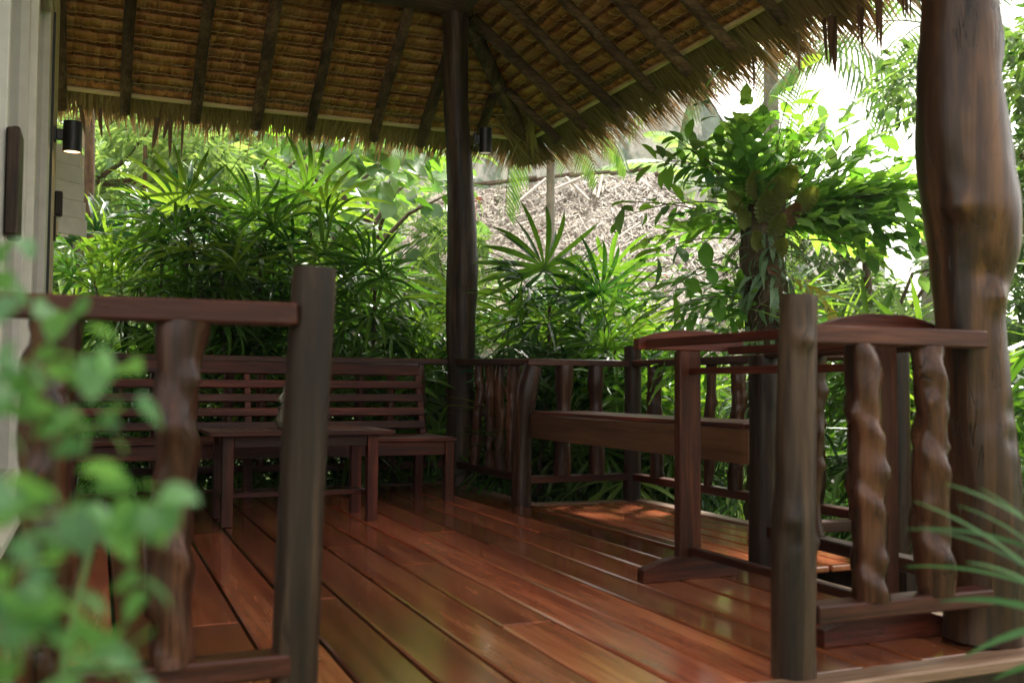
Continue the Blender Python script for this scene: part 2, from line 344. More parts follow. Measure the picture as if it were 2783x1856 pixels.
# ---------------------------------------------------------------- ground, terrain
def ground():
    xs = np.concatenate([np.linspace(-300, -20, 12), np.linspace(-15, 40, 70), np.linspace(50, 400, 14)])
    ys = np.concatenate([np.linspace(-200, -10, 8), np.linspace(-6, 45, 66), np.linspace(55, 500, 14)])
    vs = []
    for y in ys:
        for x in xs:
            z = -0.5 + 0.12 * noise.noise(Vector((x * .3, y * .3, 0)))
            if 0 < y < 9 and -2 < x < 4.5: z = min(z, -0.45)
            z += max(0, y - 12 - max(0, x) * 0.5) * 0.06 + max(0, y - 60) * 0.02
            vs.append((x, y, z))
    nx = len(xs); fs = [(j * nx + i, j * nx + i + 1, (j + 1) * nx + i + 1, (j + 1) * nx + i) for j in range(len(ys) - 1) for i in range(nx - 1)]
    o = link('ground', mesh('ground', vs, fs, m_ground(), True)); tag(o, kind='structure')
ground()
def cliff():
    rr = random.Random(5); n, mz = 110, 44; vs = []
    for j in range(mz + 1):
        for i in range(n + 1):
            t = i / n; x = 5 + 75 * t; y = 92 - 14 * t
            top = 46 - 18 * max(0, (t - 0.45) / 0.55) ** 1.0 + 5 * noise.noise(Vector((t * 9, 3, 0)))
            if t > 0.62: top -= min(1, (t - 0.62) / 0.16) * 16
            z = -2 + (top + 2) * j / mz
            y += 5 * noise.noise(Vector((x * .11, 0, z * .05))) + 2.2 * noise.noise(Vector((x * .45, 7, z * .12))) + 0.9 * noise.noise(Vector((x, 1, z * .5))) + j / mz * 4
            vs.append((x, y, z))
    base = len(vs)
    for i in range(n + 1):
        x, y, z = vs[mz * (n + 1) + i]; vs.append((x, y + 25, z + 2))
    fs = [(j * (n + 1) + i, j * (n + 1) + i + 1, (j + 1) * (n + 1) + i + 1, (j + 1) * (n + 1) + i) for j in range(mz) for i in range(n)]
    fs += [(mz * (n + 1) + i, mz * (n + 1) + i + 1, base + i + 1, base + i) for i in range(n)]
    o = link('limestone_cliff', mesh('cliff', vs, fs, m_cliff(), False)); tag(o, kind='structure')
cliff()

# ---------------------------------------------------------------- deck
PIT = 0.192
deck = thing('deck', None, None); deck['kind'] = 'structure'
def plank(x0, x1, y0, y1, z=0.0):
    dz = R_.uniform(-0.0012, 0.0012)
    return box('plank', (x0, y0, z - 0.028 + dz), (x1, y1, z + dz), m_deck('y'), deck, bev=0.006)
gaps = [0.072 + PIT * k for k in range(-2, 14)]
for a, b in zip(gaps[:-1], gaps[1:]):
    if b > 2.6: b = 2.615
    y = 2.20; cuts = sorted(R_.uniform(3.0, 7.0) for _ in range(R_.choice((1, 1, 2))))
    cuts = [c for i, c in enumerate(cuts) if i == 0 or c - cuts[i - 1] > 0.9] + [7.55]
    for c in cuts:
        plank(a + 0.0065, b - 0.0065, y + 0.0008, c - 0.0008); y = c
    if b >= 2.61: break
x = 2.704
al = [2.704 + 0.135 * k for k in range(0, 6)]
for a, b in zip(al[:-1], al[1:]):
    y = 3.50
    for c in ([5.95] if R_.random() < .5 else [R_.uniform(4.4, 5.4), 5.95]):
        plank(a + 0.0065, b - 0.0065, y + 0.0008, c - 0.0008); y = c
box('border_plank', (2.617, 3.42, -0.028), (2.700, 5.95, 0.001), m_deck('y'), deck, 0.003)
box('border_plank', (3.385, 3.42, -0.03), (3.49, 6.06, 0.012), m_edge('y'), deck, 0.006)
box('border_plank', (2.705, 5.955, -0.03), (3.381, 6.06, 0.006), m_edge('x'), deck, 0.006)
box('border_plank', (2.619, 5.955, -0.03), (2.702, 7.62, 0.008), m_edge('y'), deck, 0.006)
box('border_plank', (-0.31, 7.555, -0.03), (2.615, 7.64, 0.006), m_edge('x'), deck, 0.006)
box('border_plank', (2.619, 2.20, -0.03), (2.70, 3.415, 0.008), m_edge('y'), deck, 0.006)
box('border_plank', (-0.31, 2.10, -0.03), (2.74, 2.196, 0.004), m_edge('x'), deck, 0.006)
box('fascia_board', (-0.3, 2.125, -0.24), (2.73, 2.158, -0.034), m_log(), deck, 0.004)
box('fascia_board', (2.66, 2.16, -0.24), (2.69, 3.42, -0.034), m_log(), deck, 0.004)
box('fascia_board', (3.44, 3.42, -0.24), (3.47, 6.03, -0.034), m_log(), deck, 0.004)
box('fascia_board', (2.66, 6.0, -0.24), (3.435, 6.03, -0.034), m_log(), deck, 0.004)
box('fascia_board', (2.66, 6.035, -0.24), (2.69, 7.6, -0.034), m_log(), deck, 0.004)
box('fascia_board', (-0.3, 7.6, -0.24), (2.655, 7.63, -0.034), m_log(), deck, 0.004)
for x in (0.1, 0.8, 1.5, 2.2): box('joist', (x, 2.17, -0.2), (x + .06, 7.58, -0.034), m_log(), deck, 0)
for x in (2.75, 3.35): box('joist', (x, 3.45, -0.2), (x + .06, 5.98, -0.034), m_log(), deck, 0)
for x, y in ((0.1, 2.4), (1.3, 2.4), (2.5, 2.4), (0.1, 7.4), (1.3, 7.4), (3.35, 3.6), (3.35, 5.8)):
    tube('deck_pile', [(x, y, -0.7), (x, y, -0.2)], [0.08, 0.08], m_log(), deck, 10)

# screw heads in rows over the joists: one joined part
def screws():
    vs, fs = [], []
    for x0 in [g + o for g in gaps[2:-1] for o in (.035, .155)]:
        if x0 > 2.58: continue
        for y in [2.3 + .6 * k for k in range(9)]:
            b = len(vs); yy_ = y + R_.uniform(-.006, .006); xx_ = x0 + R_.uniform(-.006, .006)
            for k in range(6): vs.append((xx_ + .0042 * math.cos(k * 1.047), yy_ + .0042 * math.sin(k * 1.047), .0022))
            fs.append(tuple(range(b, b + 6)))
    o = link('screw_heads', mesh('screw_heads', vs, fs, simple('screw_steel', (.05, .04, .035), .5, .6)), deck); o['kind'] = 'stuff'
screws()

# ---------------------------------------------------------------- log posts
def post(label, base, keys, mat, **kw):
    t = thing('log_post', label, 'post', (base[0], base[1], base[2] if len(base) > 2 else 0.0))
    loc = t.location
    o = log_obj('post_log', [(k[0] - loc.x, k[1] - loc.y, k[2] - loc.z, k[3]) for k in keys], mat, None, **kw)
    return t, o
def post1(label, keys, mat, **kw):
    """a post that is one mesh"""
    b = keys[0]
    o = log_obj('log_post', [(k[0] - b[0], k[1] - b[1], k[2] - b[2], k[3]) for k in keys], mat, **kw)
    o.location = b[:3]; return tag(o, label, 'post')
post1('tall round log post at the far corner carrying the thatched roof', [(2.65, 7.42, 0.0, .115), (2.66, 7.42, .8, .105), (2.655, 7.42, 1.3, .118), (2.665, 7.42, 1.75, .125), (2.64, 7.42, 2.4, .105), (2.60, 7.42, 3.0, .10), (2.59, 7.42, 3.74, .105)], m_grey(), nz=0.05, seed=3, step=0.03)
post1('leaning smooth log post at the far end of the built-in bench', [(2.575, 6.0, 0.0, .066), (2.585, 6.0, .45, .06), (2.60, 5.99, .72, .075), (2.645, 5.97, .91, .062)], m_log(), nz=0.05, seed=9)
post1('short straight log post at the outer far corner of the alcove', [(3.39, 5.99, 0.0, .062), (3.40, 5.99, .5, .058), (3.40, 5.99, 1.05, .06)], m_log(), nz=0.03, seed=12)
post1('dark log post at the near end of the built-in bench', [(2.665, 3.55, 0.0, .072), (2.665, 3.55, .5, .068), (2.67, 3.55, .91, .07)], m_log(), nz=0.04, seed=15)
post1('short log post at the outer near corner of the alcove', [(3.40, 3.55, 0.0, .06), (3.40, 3.55, 1.03, .058)], m_log(), nz=0.04, seed=18)
post1('knotty log post right of the entrance with a lopped branch stub near its top', [(1.748, 2.21, 0.0, .060), (1.752, 2.21, .42, .059), (1.758, 2.21, .5, .055), (1.768, 2.21, .85, .052), (1.775, 2.21, 1.025, .050)], m_grey(), nz=0.035, seed=21, step=0.012, seg=36,
      knots=((.90, 4.4, .022, .022), (.42, 3.95, .012, .022), (.36, 5.6, .01, .018), (.36, 4.2, -.006, .012)))
post1('blurred straight grey-brown log post left of the entrance', [(0.408, 2.20, 0.0, .050), (0.418, 2.20, .4, .050), (0.432, 2.20, .8, .049), (0.443, 2.20, 1.03, .048)], m_grey(), nz=0.03, seed=24, seg=28)
bigk = []
for (yv, xc, wpx) in ((-120, 2215, 165), (0, 2212, 165), (100, 2211, 178), (200, 2207, 185), (300, 2212, 198), (400, 2224, 208), (480, 2238, 212), (560, 2240, 196), (650, 2230, 164), (740, 2226, 146), (850, 2235, 146), (1000, 2246, 160), (1200, 2253, 170), (1400, 2252, 168), (1490, 2250, 166)):
    dep = 3.14; zz = 0.77 + (894 - yv) / 2286 * dep * 0.985
    bigk.append((2.53 + (xc - 2247) / 2286 * dep / 0.93, 2.30, max(0.0, zz), wpx / 2286 * dep / 2))
bigk[-1] = (2.53, 2.30, 0.0, .115)
bigk.append((2.49, 2.3, 2.9, .11)); bigk.append((2.50, 2.3, 3.74, .105))
post1('massive gnarled reddish tree-trunk post at the right front corner of the deck', sorted(bigk, key=lambda k: k[2]), m_logbig(), nz=0.045, seed=31, seg=48, step=0.02,
      knots=((1.12, 4.3, -.018, .035), (1.05, 4.75, .02, .03), (1.35, 3.6, .02, .05), (.62, 4.9, -.012, .03), (.70, 5.05, -.010, .03), (1.75, 5.6, -.015, .05)))

# ---------------------------------------------------------------- railings
def baluster(parent, x, y, z0, z1, r, seed, loc0, curly=True):
    near = r > .0455 and curly and y < 2.5
    rr = random.Random(seed); lean = rr.uniform(-.012, .012)
    keys = []
    n = 6
    for i in range(n + 1):
        t = i / n
        keys.append((x + lean * (t - .5) * 2, y, z0 + (z1 - z0) * t, r * rr.uniform(0.86, 1.12)))
    kn = tuple((rr.uniform(.1, z1 - z0 - .08), rr.uniform(3.2, 6.0), rr.uniform(.008, .02), rr.uniform(.016, .03)) for _ in range(5)) if curly else ((rr.uniform(.1, .6), 4.7, .006, .02),)
    sp = (rr.uniform(.16, .24) * rr.choice((-1, 1)), rr.uniform(.07, .12), rr.uniform(0, 6)) if curly else None
    if near: sp = (rr.uniform(.19, .27), rr.uniform(.16, .22), rr.uniform(0, 6))
    return log_obj('baluster', [(k[0] - loc0[0], k[1] - loc0[1], k[2] - loc0[2], k[3]) for k in keys], m_bal(), parent, seg=22, step=0.018, nz=(.12 if near else .2) if curly else 0.08, seed=seed, knots=kn, spiral=sp, wob=0.02 if curly else 0.008)
def railing(label, a, b, ztop, zbot, bal, r=0.04, curly=True, topw=0.085, toph=0.045, both=None, ztop2=None, brel=None):
    """a,b: (x,y) ends of the rail centre lines; bal: list of fractions"""
    loc = (a[0], a[1], 0)
    t = thing('log_railing', label, 'railing', loc)
    L = lambda x, y, z: (x - loc[0], y - loc[1], z)
    ax = 'x'
    zt2 = ztop if ztop2 is None else ztop2
    beam('top_rail', L(a[0], a[1], ztop - toph / 2), L(b[0], b[1], zt2 - toph / 2), topw, toph, m_rail('x'), t, 0.005)
    if both is not False:
        beam('bottom_rail', L(a[0], a[1], zbot - 0.024), L(b[0], b[1], zbot - 0.024), 0.075, 0.048, m_rail('x'), t, 0.005)
    for i, f in enumerate(bal):
        x, y = a[0] + (b[0] - a[0]) * f, a[1] + (b[1] - a[1]) * f
        zt = ztop + (zt2 - ztop) * f - toph + 0.002
        rr = r[i] if isinstance(r, (list, tuple)) else r
        cu = curly[i] if isinstance(curly, (list, tuple)) else curly
        baluster(t, x, y, zbot - 0.002, zt, rr, int(abs(x) * 313 + y * 77) % 9973 + i, loc, cu)
    return t
railing('long back railing behind the slatted bench, ending at the tall corner post', (-0.28, 7.47), (2.56, 7.47), 0.985, 0.185, [(0.39 + .245 * k + .28) / 2.84 for k in range(-2, 9)], 0.036, curly=True)
railing('short railing with four twisted balusters between the tall corner post and the leaning post', (2.63, 7.34), (2.63, 5.98), 0.985, 0.19, [(7.34 - y) / 1.36 for y in (6.96, 6.72, 6.51, 6.29)], [.033, .036, .036, .044], ztop2=0.956)
railing('far alcove railing with two stout smooth balusters between leaning and corner posts', (2.60, 6.0), (3.41, 6.0), 0.956, 0.19, [.34, .645], [.055, .050], curly=False)
railing('side alcove railing behind the built-in bench with alternating thick and thin balusters', (3.40, 5.93), (3.40, 3.55), 0.955, 0.19, [(5.93 - y) / 2.38 for y in (5.69, 5.35, 5.06, 4.79, 4.45, 4.1, 3.8)], [.048, .042, .030, .042, .04, .036, .045])
railing('near alcove railing running from the dark bench post to the outer corner', (2.72, 3.55), (3.36, 3.55), 0.95, 0.19, [.3, .72], [.04, .045])
railing('side railing between the dark bench post and the massive trunk post', (2.665, 3.50), (2.60, 2.42), 0.945, 0.19, [.27, .62], [.036, .042])
t = railing('front right railing with two fat spiral-grooved balusters beside the massive trunk post', (1.80, 2.205), (2.44, 2.205), 0.945, 0.187, [.31, .675], [.050, .052], topw=0.06, toph=0.052)
railing('blurred front left railing with fat knobbly balusters between house wall and entrance post', (-0.30, 2.19), (0.40, 2.19), 0.948, 0.20, [.30, .655], [.048, .046], topw=0.07, toph=0.048)

# ---------------------------------------------------------------- built-in bench
bb = thing('built_in_bench', 'long built-in bench with a deep front board between two log posts in the alcove', 'bench', (2.62, 4.75, 0))
box('front_board', (-0.018, -1.17, 0.44), (0.018, 1.17, 0.592), wood('bench_board_wood', 'y', (0.06, 0.025, 0.012), (0.13, 0.058, 0.024), (0.21, 0.10, 0.045), rough=(0.3, 0.5)), bb, 0.004)
for k in range(4): box('slat', (-0.01 + .088 * k, -1.12, 0.594), (0.07 + .088 * k, 1.15, 0.616), m_red('y'), bb, 0.003)
for y in (-1.05, 0.0, 1.1): box('support', (0.02, y - .02, 0.52), (0.33, y + .02, 0.592), m_red('x'), bb, 0.002)
box('back_board', (0.30, -1.12, 0.46), (0.33, 1.15, 0.5915), m_red('y'), bb, 0.003)

# ---------------------------------------------------------------- slatted bench
sb = thing('slatted_bench', 'long reddish slatted garden bench standing against the back railing', 'bench', (1.05, 6.75, 0))
X0, X1 = -1.22, 1.2
for k in range(6): box('seat_plank', (X0, -0.405 + .107 * k, 0.404), (X1, -0.405 + .107 * k + .103, 0.427), m_red('x'), sb, 0.004)
box('apron', (X0 + .03, -0.375, 0.312), (X1 - .075, -0.347, 0.403), m_red('x'), sb, 0.003)
box('apron', (X0 + .03, 0.33, 0.33), (X1 - .075, 0.355, 0.403), m_red('x'), sb, 0.003)
for x in (X0 + .01, X1 - .072): box('side_apron', (x + .012, -0.31, 0.32), (x + .04, 0.32, 0.403), m_red('y'), sb, 0.003)
for x in (X0 + .01, -0.1, X1 - .072):
    if x != -0.1: box('leg', (x, -0.385, 0), (x + .06, -0.325, 0.403), m_red('z'), sb, 0.003)
    box('leg', (x, 0.30, 0), (x + .06, 0.36, 0.403), m_red('z'), sb, 0.003)
for x in (X0 + .04, -0.08, X1 - .04):
    beam('back_upright', (x, 0.235, 0.42), (x, 0.40, 0.90), 0.042, 0.035, m_red('x'), sb, 0.003)
for z0, z1 in ((0.463, 0.520), (0.556, 0.614), (0.654, 0.710), (0.750, 0.806), (0.846, 0.934)):
    zc = (z0 + z1) / 2; y = 0.215 + (zc - 0.42) * 0.345
    o = box('back_slat', (X0 + .01, -0.011, -(z1 - z0) / 2), (X1 - .02 - (.012 if z1 > .9 else 0), 0.011, (z1 - z0) / 2), m_red('x'), sb, 0.004)
    o.location = (o.location.x, y, zc); o.rotation_euler = (-0.33, 0, 0)

# ---------------------------------------------------------------- coffee table
tb = thing('coffee_table', 'low reddish wooden coffee table with a slotted top standing before the bench', 'table', (1.07, 5.82, 0))
def tbox(n, lo, hi, ax, bev=.003): return box(n, lo, hi, m_red(ax), tb, bev)
tbox('top_frame', (-0.50, -0.275, 0.492), (0.52, -0.19, 0.517), 'x'); tbox('top_frame', (-0.50, 0.19, 0.492), (0.52, 0.275, 0.517), 'x')
tbox('top_frame', (-0.50, -0.188, 0.492), (-0.40, 0.188, 0.517), 'y'); tbox('top_frame', (0.42, -0.188, 0.492), (0.52, 0.188, 0.517), 'y')
for k in range(15): tbox('top_slat', (-0.393 + .0545 * k, -0.188, 0.494), (-0.393 + .0545 * k + .042, 0.188, 0.515), 'y', .002)
for x in (-0.43, 0.375):
    for y in (-0.225, 0.165): tbox('leg', (x, y, 0), (x + .062, y + .062, 0.491), 'z')
tbox('apron', (-0.366, -0.218, 0.428), (0.373, -0.195, 0.491), 'x'); tbox('apron', (-0.366, 0.195, 0.428), (0.373, 0.218, 0.491), 'x')
for x in (-0.412, 0.392): tbox('apron', (x, -0.161, 0.428), (x + .024, 0.163, 0.491), 'y'); tbox('side_stretcher', (x, -0.161, 0.13), (x + .024, 0.163, 0.165), 'y')
tbox('stretcher', (-0.386, -0.03, 0.135), (0.39, 0.035, 0.16), 'x')

# ---------------------------------------------------------------- jar on the table
def lathe(prof, seg=28):
    vs, fs = [], []
    for (r, z) in prof:
        for k in range(seg): a = 2 * math.pi * k / seg; vs.append((r * math.cos(a), r * math.sin(a), z))
    for i in range(len(prof) - 1):
        for k in range(seg):
            a = i * seg + k; b = i * seg + (k + 1) % seg; fs.append((a, b, b + seg, a + seg))
    return vs, fs
jr = thing('glass_lantern', 'glass lantern bottle on the coffee table, half hidden behind the entrance post', 'lantern', (1.05, 5.80, 0.517))
v, f = lathe([(0.0, .002), (.07, .002), (.085, .012), (.098, .04), (.092, .07), (.08, .10), (.085, .128), (.087, .13), (.08, .128), (.075, .10), (.085, .05), (.05, .012), (0, .01)])
link('base_cup', mesh('base_cup', v, f, m_bottle(), True), jr)
v, f = lathe([(.068, .13), (.07, .135), (.058, .145), (.06, .152), (.083, .158), (.086, .168), (.08, .185), (.062, .205), (.056, .215), (.055, .24), (.053, .243), (.055, .25), (.053, .252), (.055, .255), (.052, .255), (.05, .215), (.075, .18), (.055, .15), (.06, .13)])
link('bottle_shade', mesh('bottle_shade', v, f, m_bottle(), True), jr)
v, f = lathe([(0, .012), (.03, .012), (.03, .085), (0, .09)], 14)
link('candle', mesh('candle', v, f, simple('candle_wax', (.45, .3, .16), .5), True), jr)

# ---------------------------------------------------------------- drying rack
rk = thing('drying_rack', 'wooden towel rack with arched end boards standing between entrance post and trunk post', 'rack', (2.24, 2.96, 0))
def arch(name, xc, y, z0, half, he, hm, th):
    prof = [(-half, 0), (half, 0), (half, he), (half * .62, hm * .84), (half * .3, hm), (-half * .3, hm), (-half * .62, hm * .84), (-half, he)]
    vs = [(x, -th / 2, z) for x, z in prof] + [(x, th / 2, z) for x, z in prof]; n = len(prof)
    fs = [tuple(range(n)), tuple(reversed(range(n, 2 * n)))] + [((i + 1) % n, i, i + n, (i + 1) % n + n) for i in range(n)]
    bm = bmesh.new(); bv = [bm.verts.new(v) for v in vs]
    for q in fs: bm.faces.new([bv[i] for i in q])
    bmesh.ops.recalc_face_normals(bm, faces=bm.faces); bmesh.ops.bevel(bm, geom=[e for e in bm.edges], offset=.003, segments=1, affect='EDGES')
    me = D.meshes.new(name); bm.to_mesh(me); bm.free(); me.materials.append(m_red('x')); return link(name, me, rk, (xc, y, z0))
for y in (-0.53, 0.52):
    xc = 0.02 if y < 0 else -0.01
    arch('foot', xc, y, 0, 0.245 if y < 0 else .22, .05, .092, .05); arch('end_board', xc + .01, y, .922, 0.25, .042, .082, .045)
    box('upright', (xc - .05, y - .024, .088), (xc + .05, y + .024, .921), m_red('z'), rk, .004)
for x, z in ((-0.20, .945), (0.19, .925)): box('hanging_rail', (x - .022, -0.505, z - .016), (x + .022, 0.495, z + .016), m_red('y'), rk, .004)
box('hanging_rail', (-0.015, -0.504, .825), (0.022, 0.494, .852), m_red('y'), rk, .004)
box('stretcher', (-0.015, -0.504, .098), (0.022, 0.494, .128), m_red('y'), rk, .004)

# ---------------------------------------------------------------- roof
TH = math.atan(0.76); CT, ST = math.cos(TH), math.sin(TH)
EX, EY, EZ = 3.70, 8.49, 3.112        # eave corner of the thatch plane (just above the bamboo)
RX = -0.20                             # ridge x
YF = 1.9                               # front end of the roof
roof = thing('thatched_roof', 'palm-thatched hip roof of the veranda on dark log rafters with a ragged eave', 'roof', (EX, EY, EZ))
def slope_pt(s, a, t, n):
    """s 'b' back / 'r' right; a along coordinate (X or Y, absolute), t up the slope, n inward offset"""
    if s == 'b': return Vector((a - EX, -t * CT + n * ST * 0 - n * ST * 1.0 * 0 - n * 0, 0)) + Vector((0, -n * ST, t * ST - n * CT)) 
    return Vector((-t * CT - n * ST, a - EY, t * ST - n * CT))
def thatch_panel(s, a0, a1, t, seed, rich=True):
    rr = random.Random(seed); vs, fs, mi = [], [], []
    a = a0 - rr.uniform(0, .02)
    prof = [(-.03, -.022), (.006, -.008), (.004, .016), (-.018, .015), (-.055, -.004), (-.10, -.046), (-.30, -.095)]
    if not rich: prof = [prof[1], prof[3], prof[-1]]
    sag = rr.uniform(-.012, .012); sag2 = rr.uniform(-.006, .006)
    while a < a1:
        wd = rr.uniform(.026, .05) * (1 if rich else 2.5); sh = rr.uniform(-.10, .10); dn = rr.uniform(-.005, .005); tl = rr.uniform(-.005, .006)
        tt = t + sag * math.sin((a - a0) * 3.2) + sag2; b = len(vs)
        for (dt, n) in prof:
            for c, bl in ((-.55, -.002), (0.0, .004), (.55, -.002)):
                vs.append(slope_pt(s, a + wd * c + sh * dt, tt + dt + tl, n + bl + dn + (rr.uniform(-.001, .001) if rich else 0)))
        for i in range(len(prof) - 1):
            for c in range(2): q = b + i * 3 + c; fs.append((q, q + 1, q + 4, q + 3)); mi.append(0)
        a += wd * rr.uniform(.85, 1.0)
    # outer cover so that no sky leaks
    b = len(vs); vs += [slope_pt(s, a0 - .05, t + .03, -.10), slope_pt(s, a1 + .05, t + .03, -.10), slope_pt(s, a1 + .05, t - .12, -.11), slope_pt(s, a0 - .05, t - .12, -.11)]
    fs.append((b, b + 1, b + 2, b + 3)); mi.append(0)
    if rich:
        a = a0
        while a < a1 - .03:
            st = rr.uniform(.055, .085); tt = t + sag * math.sin((a - a0) * 3.2) - .058 + rr.uniform(-.004, .004)
            pts = [slope_pt(s, a + st * q, tt - dz, .0075 + e) for q, dz, e in ((0, 0, .004), (.25, .006, .006), (.5, .008, .006), (.8, .005, .006), (1.0, -.001, .001))]
            n0 = len(fs); tube_geo(pts, [.0034] * 5, 4, vs, fs, cap=False); mi += [1] * (len(fs) - n0)
            a += st * rr.uniform(.9, 1.05)
    me = mesh('thatch_panel', vs, fs, [M_THATCH, M_STITCH], False, mi)
    return link('thatch_panel', me, roof)
ROW = 0.116
sd = 100
def rows(s, lim, amin, amax, nrow_rich, nrow):
    global sd
    for i in range(nrow):
        t = 0.05 + ROW * i
        rich = i < nrow_rich
        top = (EX if s == 'b' else EY) - t * CT + .06
        hi = min(top, amax); a = hi; PW = 1.15 if rich else 2.6
        while a > amin:
            lo = max(amin, a - PW * random.Random(sd).uniform(.85, 1.15)); sd += 1
            if s == 'b' and lo < RX - (3.9 - t * CT) - .2: lo = RX - (3.9 - t * CT)
            if a - lo > .03: thatch_panel(s, lo, a, t, sd, rich)
            if lo <= amin or (s == 'b' and lo <= RX - (3.9 - t * CT) + .01): break
            a = lo
rows('b', 0, -1.3, 99, 14, 16)
rows('r', 0, 2.0, 99, 19, 21)
# upper slopes, far slope and the part beyond the frame: coarse thatch surface, one joined piece
def coarse():
    vs, fs = [], []
    def quad(p): b = len(vs); vs.extend(p); fs.append((b, b + 1, b + 2, b + 3))
    NT = int(3.9 / CT / ROW)
    for i in range(0, NT):
        t0, t1 = 0.05 + ROW * i, 0.05 + ROW * (i + 1) + .03
        n0, n1 = -.115, -.13
        hx = EX - t0 * CT; hy = EY - t0 * CT
        if i >= 14: quad([slope_pt('b', 2 * RX - hx - .1, t0, n0), slope_pt('b', hx + .06, t0, n0), slope_pt('b', hx + .06, t1, n1), slope_pt('b', 2 * RX - hx - .1, t1, n1)])
        else: quad([slope_pt('b', 2 * RX - hx - .1, t0, n0), slope_pt('b', hx + .06, t0, n0), slope_pt('b', hx + .06, t1, n1), slope_pt('b', 2 * RX - hx - .1, t1, n1)])
        quad([slope_pt('r', YF, t0, n0), slope_pt('r', hy + .06, t0, n0), slope_pt('r', hy + .06, t1, n1), slope_pt('r', YF, t1, n1)])
        m = []
        for q in ([slope_pt('r', YF, t0, n0), slope_pt('r', hy + .06, t0, n0), slope_pt('r', hy + .06, t1, n1), slope_pt('r', YF, t1, n1)]):
            m.append(Vector((2 * (RX - EX) - q.x, q.y, q.z)))
        quad(m)
    me = mesh('upper_thatch', vs, fs, M_THATCH); o = link('upper_thatch', me, roof); o['kind'] = 'stuff'
coarse()
# eave fringe
def strip(vs, fs, p, d, side, L, wd, droop, rr, pts=4, twist=0.0):
    b = len(vs); cur = Vector(p); d = Vector(d).normalized(); side = Vector(side).normalized()
    for i in range(pts + 1):
        f = i / pts; wv = wd * (1 - f ** 3.6) * .5 + .0012
        up = d.cross(side).normalized()
        vs.append(cur - side * wv); vs.append(cur + up * wd * .10); vs.append(cur + side * wv)
        d = (d + Vector((0, 0, -droop / pts)) + side * rr.uniform(-.05, .05)).normalized(); cur = cur + d * (L / pts)
        side = (side + up * twist / pts).normalized()
    for i in range(pts):
        q = b + i * 3; fs += [(q, q + 1, q + 4, q + 3), (q + 1, q + 2, q + 5, q + 4)]
def fringe_piece(s, a0, a1, seed, Lm):
    rr = random.Random(seed); vs, fs = [], []
    if s == 'b': dn, al = Vector((0, CT, -ST)), Vector((1, 0, 0))
    else: dn, al = Vector((CT, 0, -ST)), Vector((0, 1, 0))
    for layer, (t0, n, L) in enumerate(((.10, -.006, .34), (.05, -.025, .44), (.10, -.05, .56), (.12, -.08, .66))):
        a = a0
        bias = rr.uniform(-.12, .12)
        while a < a1:
            if rr.random() < .06: bias = rr.uniform(-.25, .25)
            p = slope_pt(s, a, t0 + rr.uniform(-.02, .02), n + rr.uniform(-.012, .012))
            LL = L * Lm * rr.uniform(.75, 1.12)
            if rr.random() < .08: LL *= 1.22
            d = dn + al * (bias + rr.gauss(0, .09)); 
            strip(vs, fs, p, d, al, LL, rr.uniform(.009, .024), rr.uniform(.0, .22), rr)
            a += rr.uniform(.006, .012)
    o = link('thatch_fringe', mesh('thatch_fringe', vs, fs, M_FRINGE), roof); o['kind'] = 'stuff'; return o
a = -1.3
while a < EX - .05: fringe_piece('b', a, min(a + 1.0, EX - .05), int(a * 100) + 900, .80); a += 1.0
a = 2.0
while a < EY - .05: fringe_piece('r', a, min(a + 1.0, EY - .05), int(a * 100) + 1900, .98); a += 1.0
def corner_fan():
    rr = random.Random(77); vs, fs = [], []
    for k in range(520):
        u = rr.random(); ang = u * math.pi / 2
        off = rr.uniform(0, .35)
        base = Vector((-off * math.cos(ang) * .4 - .10, -off * math.sin(ang) * .4 - .10, .12)) + Vector((rr.uniform(-.2, .05) * (ang < .8), rr.uniform(-.2, .05) * (ang >= .8), rr.uniform(-.02, .05)))
        d = Vector((math.cos(ang) * CT, math.sin(ang) * CT, -ST * 1.05)); side = Vector((-math.sin(ang), math.cos(ang), 0))
        strip(vs, fs, base, d + side * rr.gauss(0, .06), side, rr.uniform(.40, .62), rr.uniform(.014, .032), rr.uniform(0, .2), rr)
    o = link('corner_fringe', mesh('corner_fringe', vs, fs, M_FRINGE), roof); o['kind'] = 'stuff'
corner_fan()
# loose hanging leaves
def loose(x, y, z, L, wd, lean=0.0, n=1):
    rr = random.Random(int(x * 991 + y * 37)); vs, fs = [], []
    for k in range(n):
        strip(vs, fs, Vector((x - EX + rr.uniform(-.03, .03) * (n > 1), y - EY + rr.uniform(-.05, .05) * (n > 1), z - EZ)), (lean + rr.uniform(-.05, .05) * (n > 1), .03, -1), (1, .15, 0) if n == 1 else (rr.uniform(-.3, .3), 1, 0), L * rr.uniform(.8, 1), wd, .15, rr, 5, .4)
    link('loose_leaf', mesh('loose_leaf', vs, fs, m_thatch('brown_loose_leaf', (.09, .05, .03), (.16, .09, .05), (.2, .13, .08))), roof)
for x, y, z, L, wd, le in ((-0.17, 8.62, 3.0, .28, .03, .25), (-0.02, 8.62, 3.0, .26, .026, .02), (.42, 8.66, 2.98, .36, .04, -.12), (.52, 8.66, 2.98, .36, .032, -.03), (.62, 8.66, 2.98, .38, .02, .0), (.50, 8.66, 2.95, .18, .03, -.2)):
    loose(x, y, z, L, wd, le)
for x, y, z, L, wd, n in ((3.90, 4.55, 2.93, .36, .035, 6), (3.9, 4.85, 2.93, .30, .02, 1), (3.92, 4.33, 2.92, .26, .03, 3), (3.92, 4.17, 2.92, .40, .03, 2), (3.9, 3.98, 2.92, .26, .02, 2), (3.95, 3.78, 2.92, .30, .03, 2), (3.9, 5.3, 2.92, .24, .02, 1), (3.95, 4.05, 2.92, .22, .02, 3), (3.95, 3.9, 2.92, .34, .015, 2)):
    loose(x, y, z, L, wd, 0.05, n)
